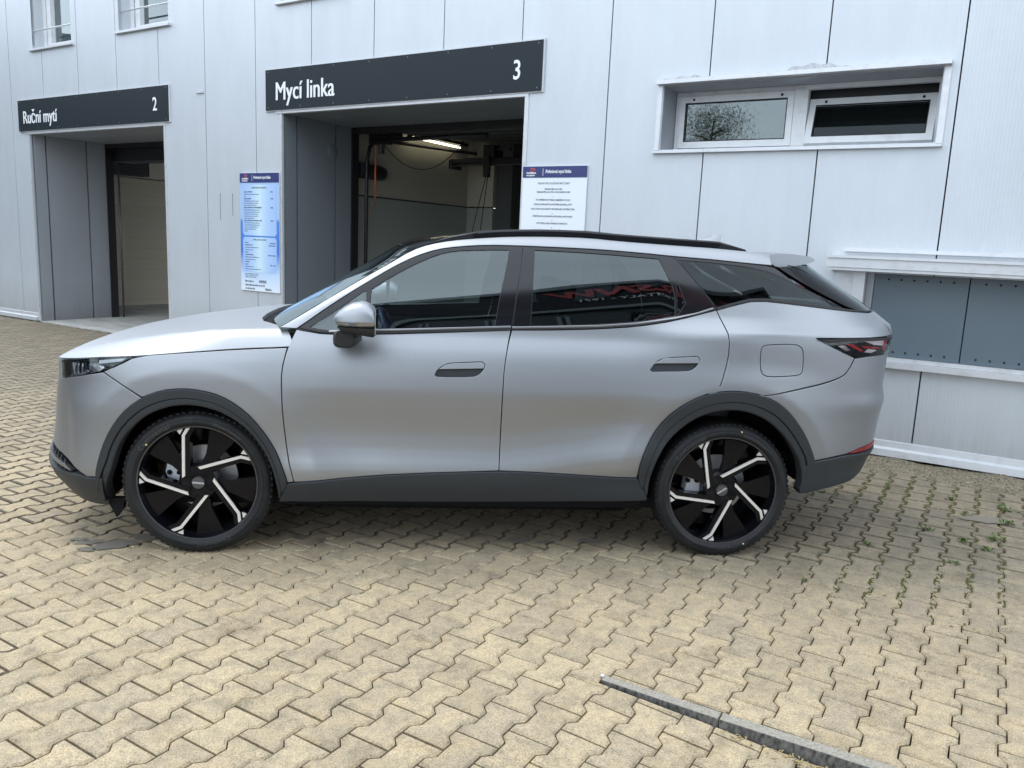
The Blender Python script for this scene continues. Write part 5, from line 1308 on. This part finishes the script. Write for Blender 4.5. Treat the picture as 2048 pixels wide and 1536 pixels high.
# damp spots under and beside the car: thin uneven films
SPOT = ['large damp stain left of the front wheel','smaller damp stain left of the large one by the front wheel','leftmost small damp stain near the front bumper','small damp stain nearest the viewer by the front wheel','dark spot under the car just behind the front wheel','tiny dark spot under the front door sill','wide dark spot under the middle of the car','small dark spot under the rear door front half','dark spot under the rear door near the rear wheel','large dark oily patch on the pavers at the right edge','damp stain tucked behind the front skirt']
for k, (wx, wy, r) in enumerate([(-1.86,-.81,.085),(-2.0,-.78,.05),(-2.07,-.74,.035),(-1.98,-.88,.035),(-.92,-.68,.035),(-.80,-.72,.025),(.32,-.69,.055),(.45,-.72,.035),(.72,-.70,.05),(3.47,-.26,.11),(-1.75,-.70,.06)]):
    bm = bmesh.new(); c0 = bm.verts.new((0,0,0)); ring = []
    for q in range(22):
        a = 2*math.pi*q/22; rr = r*(1+.25*math.sin(2*a+k)+.16*math.sin(5*a+2*k)+.08*math.sin(9*a)); ring.append(bm.verts.new((rr*math.cos(a)*1.2, rr*math.sin(a)*.8, 0)))
    for q in range(22): bm.faces.new((c0, ring[q], ring[(q+1)%22]))
    o = finish('damp_spot', bm, 'oil_damp'); o.location = (wx, wy, .0045); tag(o, SPOT[k], 'stain', 'damp stains on the pavers')
bm = bmesh.new(); bmesh.ops.create_icosphere(bm, subdivisions=1, radius=.012)
for v in bm.verts: v.co *= random.uniform(.7,1.2); v.co.z *= .6
o = finish('pebble', bm, 'pebble_white'); o.location = (-.245,-2.75,.006); tag(o, 'small grey pebble lying on the pavers in front', 'pebble')
bm = bmesh.new(); bmesh.ops.create_icosphere(bm, subdivisions=1, radius=.009)
o = finish('pebble', bm, 'pebble_white'); o.location = (K0[0]-.012,K0[1]-.012,.006); tag(o, 'tiny white pebble at the pointed end of the kerb', 'pebble')
# ---------------------------------------------------------------- what the glass reflects: the building across the yard and trees beyond it
OA = math.radians(38)
ob = thing('opposite_building', 'dark clad building across the yard, reflected in the car windows', 'building', (0,-9,0), OA)
OH = 7.15
boxo('wall', -2.0, 5.0, -6, 0, 2.6, 5.66, 'opposite_dark', ob); boxo('plinth_bounce_wall', -2.0, 5.0, -6, -.05, 0, 2.598, 'facade_cladding', ob); boxo('fascia_band', -2.0, 5.0, -6, .06, 5.80, OH, 'fascia_black', ob)  # pale plinth is an added reflector that brightens the car flank
boxo('eave_trim', -2.1, 5.1, -6.1, .12, OH+.002, OH+.20, 'opposite_trim', ob); boxo('ledge', -2.05, 5.05, -6, .14, 5.66, 5.798, 'opposite_trim', ob)
for k in range(5):
    u = -1.7+1.35*k; w = boxo('window', u, u+1.1, .002, .03, 3.2, 5.4, 'opposite_glass', ob)
    for a in (u-.09, u+1.11): boxo('window_frame', a, a+.08, .002, .06, 3.2, 5.4, 'opposite_trim', w)
sg_ = thing('brand_sign', 'red slanted letters over white ITALY - 1971 on the dark opposite wall', 'sign', ob.matrix_basis @ Vector((4.0,.07,0)), OA+math.pi)
text_obj('lettering', 'SNW', .62, (-.12,-.02,6.52), 'brand_red', sg_, fit=2.1, bold=.02, shear=.35, depth=.02)
text_obj('lettering', 'ITALY - 1971', .21, (.0,-.02,6.23), 'sign_white', sg_, fit=1.35, depth=.01)
def tree(name, label, loc, h, cr_, bark, n, leafm, sq=.5):
    t = thing(name, label, 'tree', loc); bm = bmesh.new()
    tube(bm, [(0,0,0),(.05,.02,h*.35),(-.03,.05,h*.7),(.02,0,h*.97)], [h*.022,h*.018,h*.011,.01], 8)
    for k in range(16):
        z = h*(.3+.62*k/16); a = k*2.4; L = cr_*(1.05-.6*k/16); tube(bm, [(0,0,z),(L*.5*math.cos(a),L*.5*math.sin(a),z+L*.25),(L*math.cos(a),L*math.sin(a),z+L*.3)], [h*.008,h*.005,.006], 5)
    finish('trunk', bm, bark, t, 60)
    V, F = [], []
    cl = [(rng.normal(0,cr_*.42), rng.normal(0,cr_*.42), h*random.uniform(.3,1.0)) for _ in range(46)]
    for _ in range(n):
        c = random.choice(cl); s = cr_*.22; k_ = 1-.6*(c[2]/h)
        p = Vector((c[0]*k_*1.6+rng.normal(0,s), c[1]*k_*1.6+rng.normal(0,s), c[2]+rng.normal(0,s))); d = Vector(rng.normal(0,1,3)); d.z -= .6
        leaf(V, F, p, d, random.uniform(.05,.11), random.uniform(.014,.03))
    me = bpy.data.meshes.new('crown'); me.from_pydata(V, [], F); link('crown', me, leafm, t)
tree('birch_tree', 'white stemmed birch across the yard reflected in the strip window', (-23.9,-12.3,0), 11.0, 1.5, 'bark_white', 15000, 'tree_leaf')
tree('bushy_tree', 'round leafy tree next to the birch across the yard', (-22.6,-14.0,0), 7.9, 1.9, 'bark_brown', 16000, 'tree_leaf')
tree('bushy_tree', 'lower bushy tree at the right of the birch across the yard', (-21.8,-15.6,0), 6.6, 1.4, 'bark_brown', 8000, 'tree_leaf')
nb = thing('sky_block_hall', 'plain dark grey block added left of the yard, outside the picture, to darken the facade', 'building', (-19, 2, 0))  # unseen block, added to hold sky light off the left of the facade
boxo('wall', -5, 0, -8, 16, 0, 7, 'opposite_dark', nb); boxo('eave_trim', -5.1, .1, -8.1, 16.1, 7.002, 7.25, 'opposite_trim', nb)
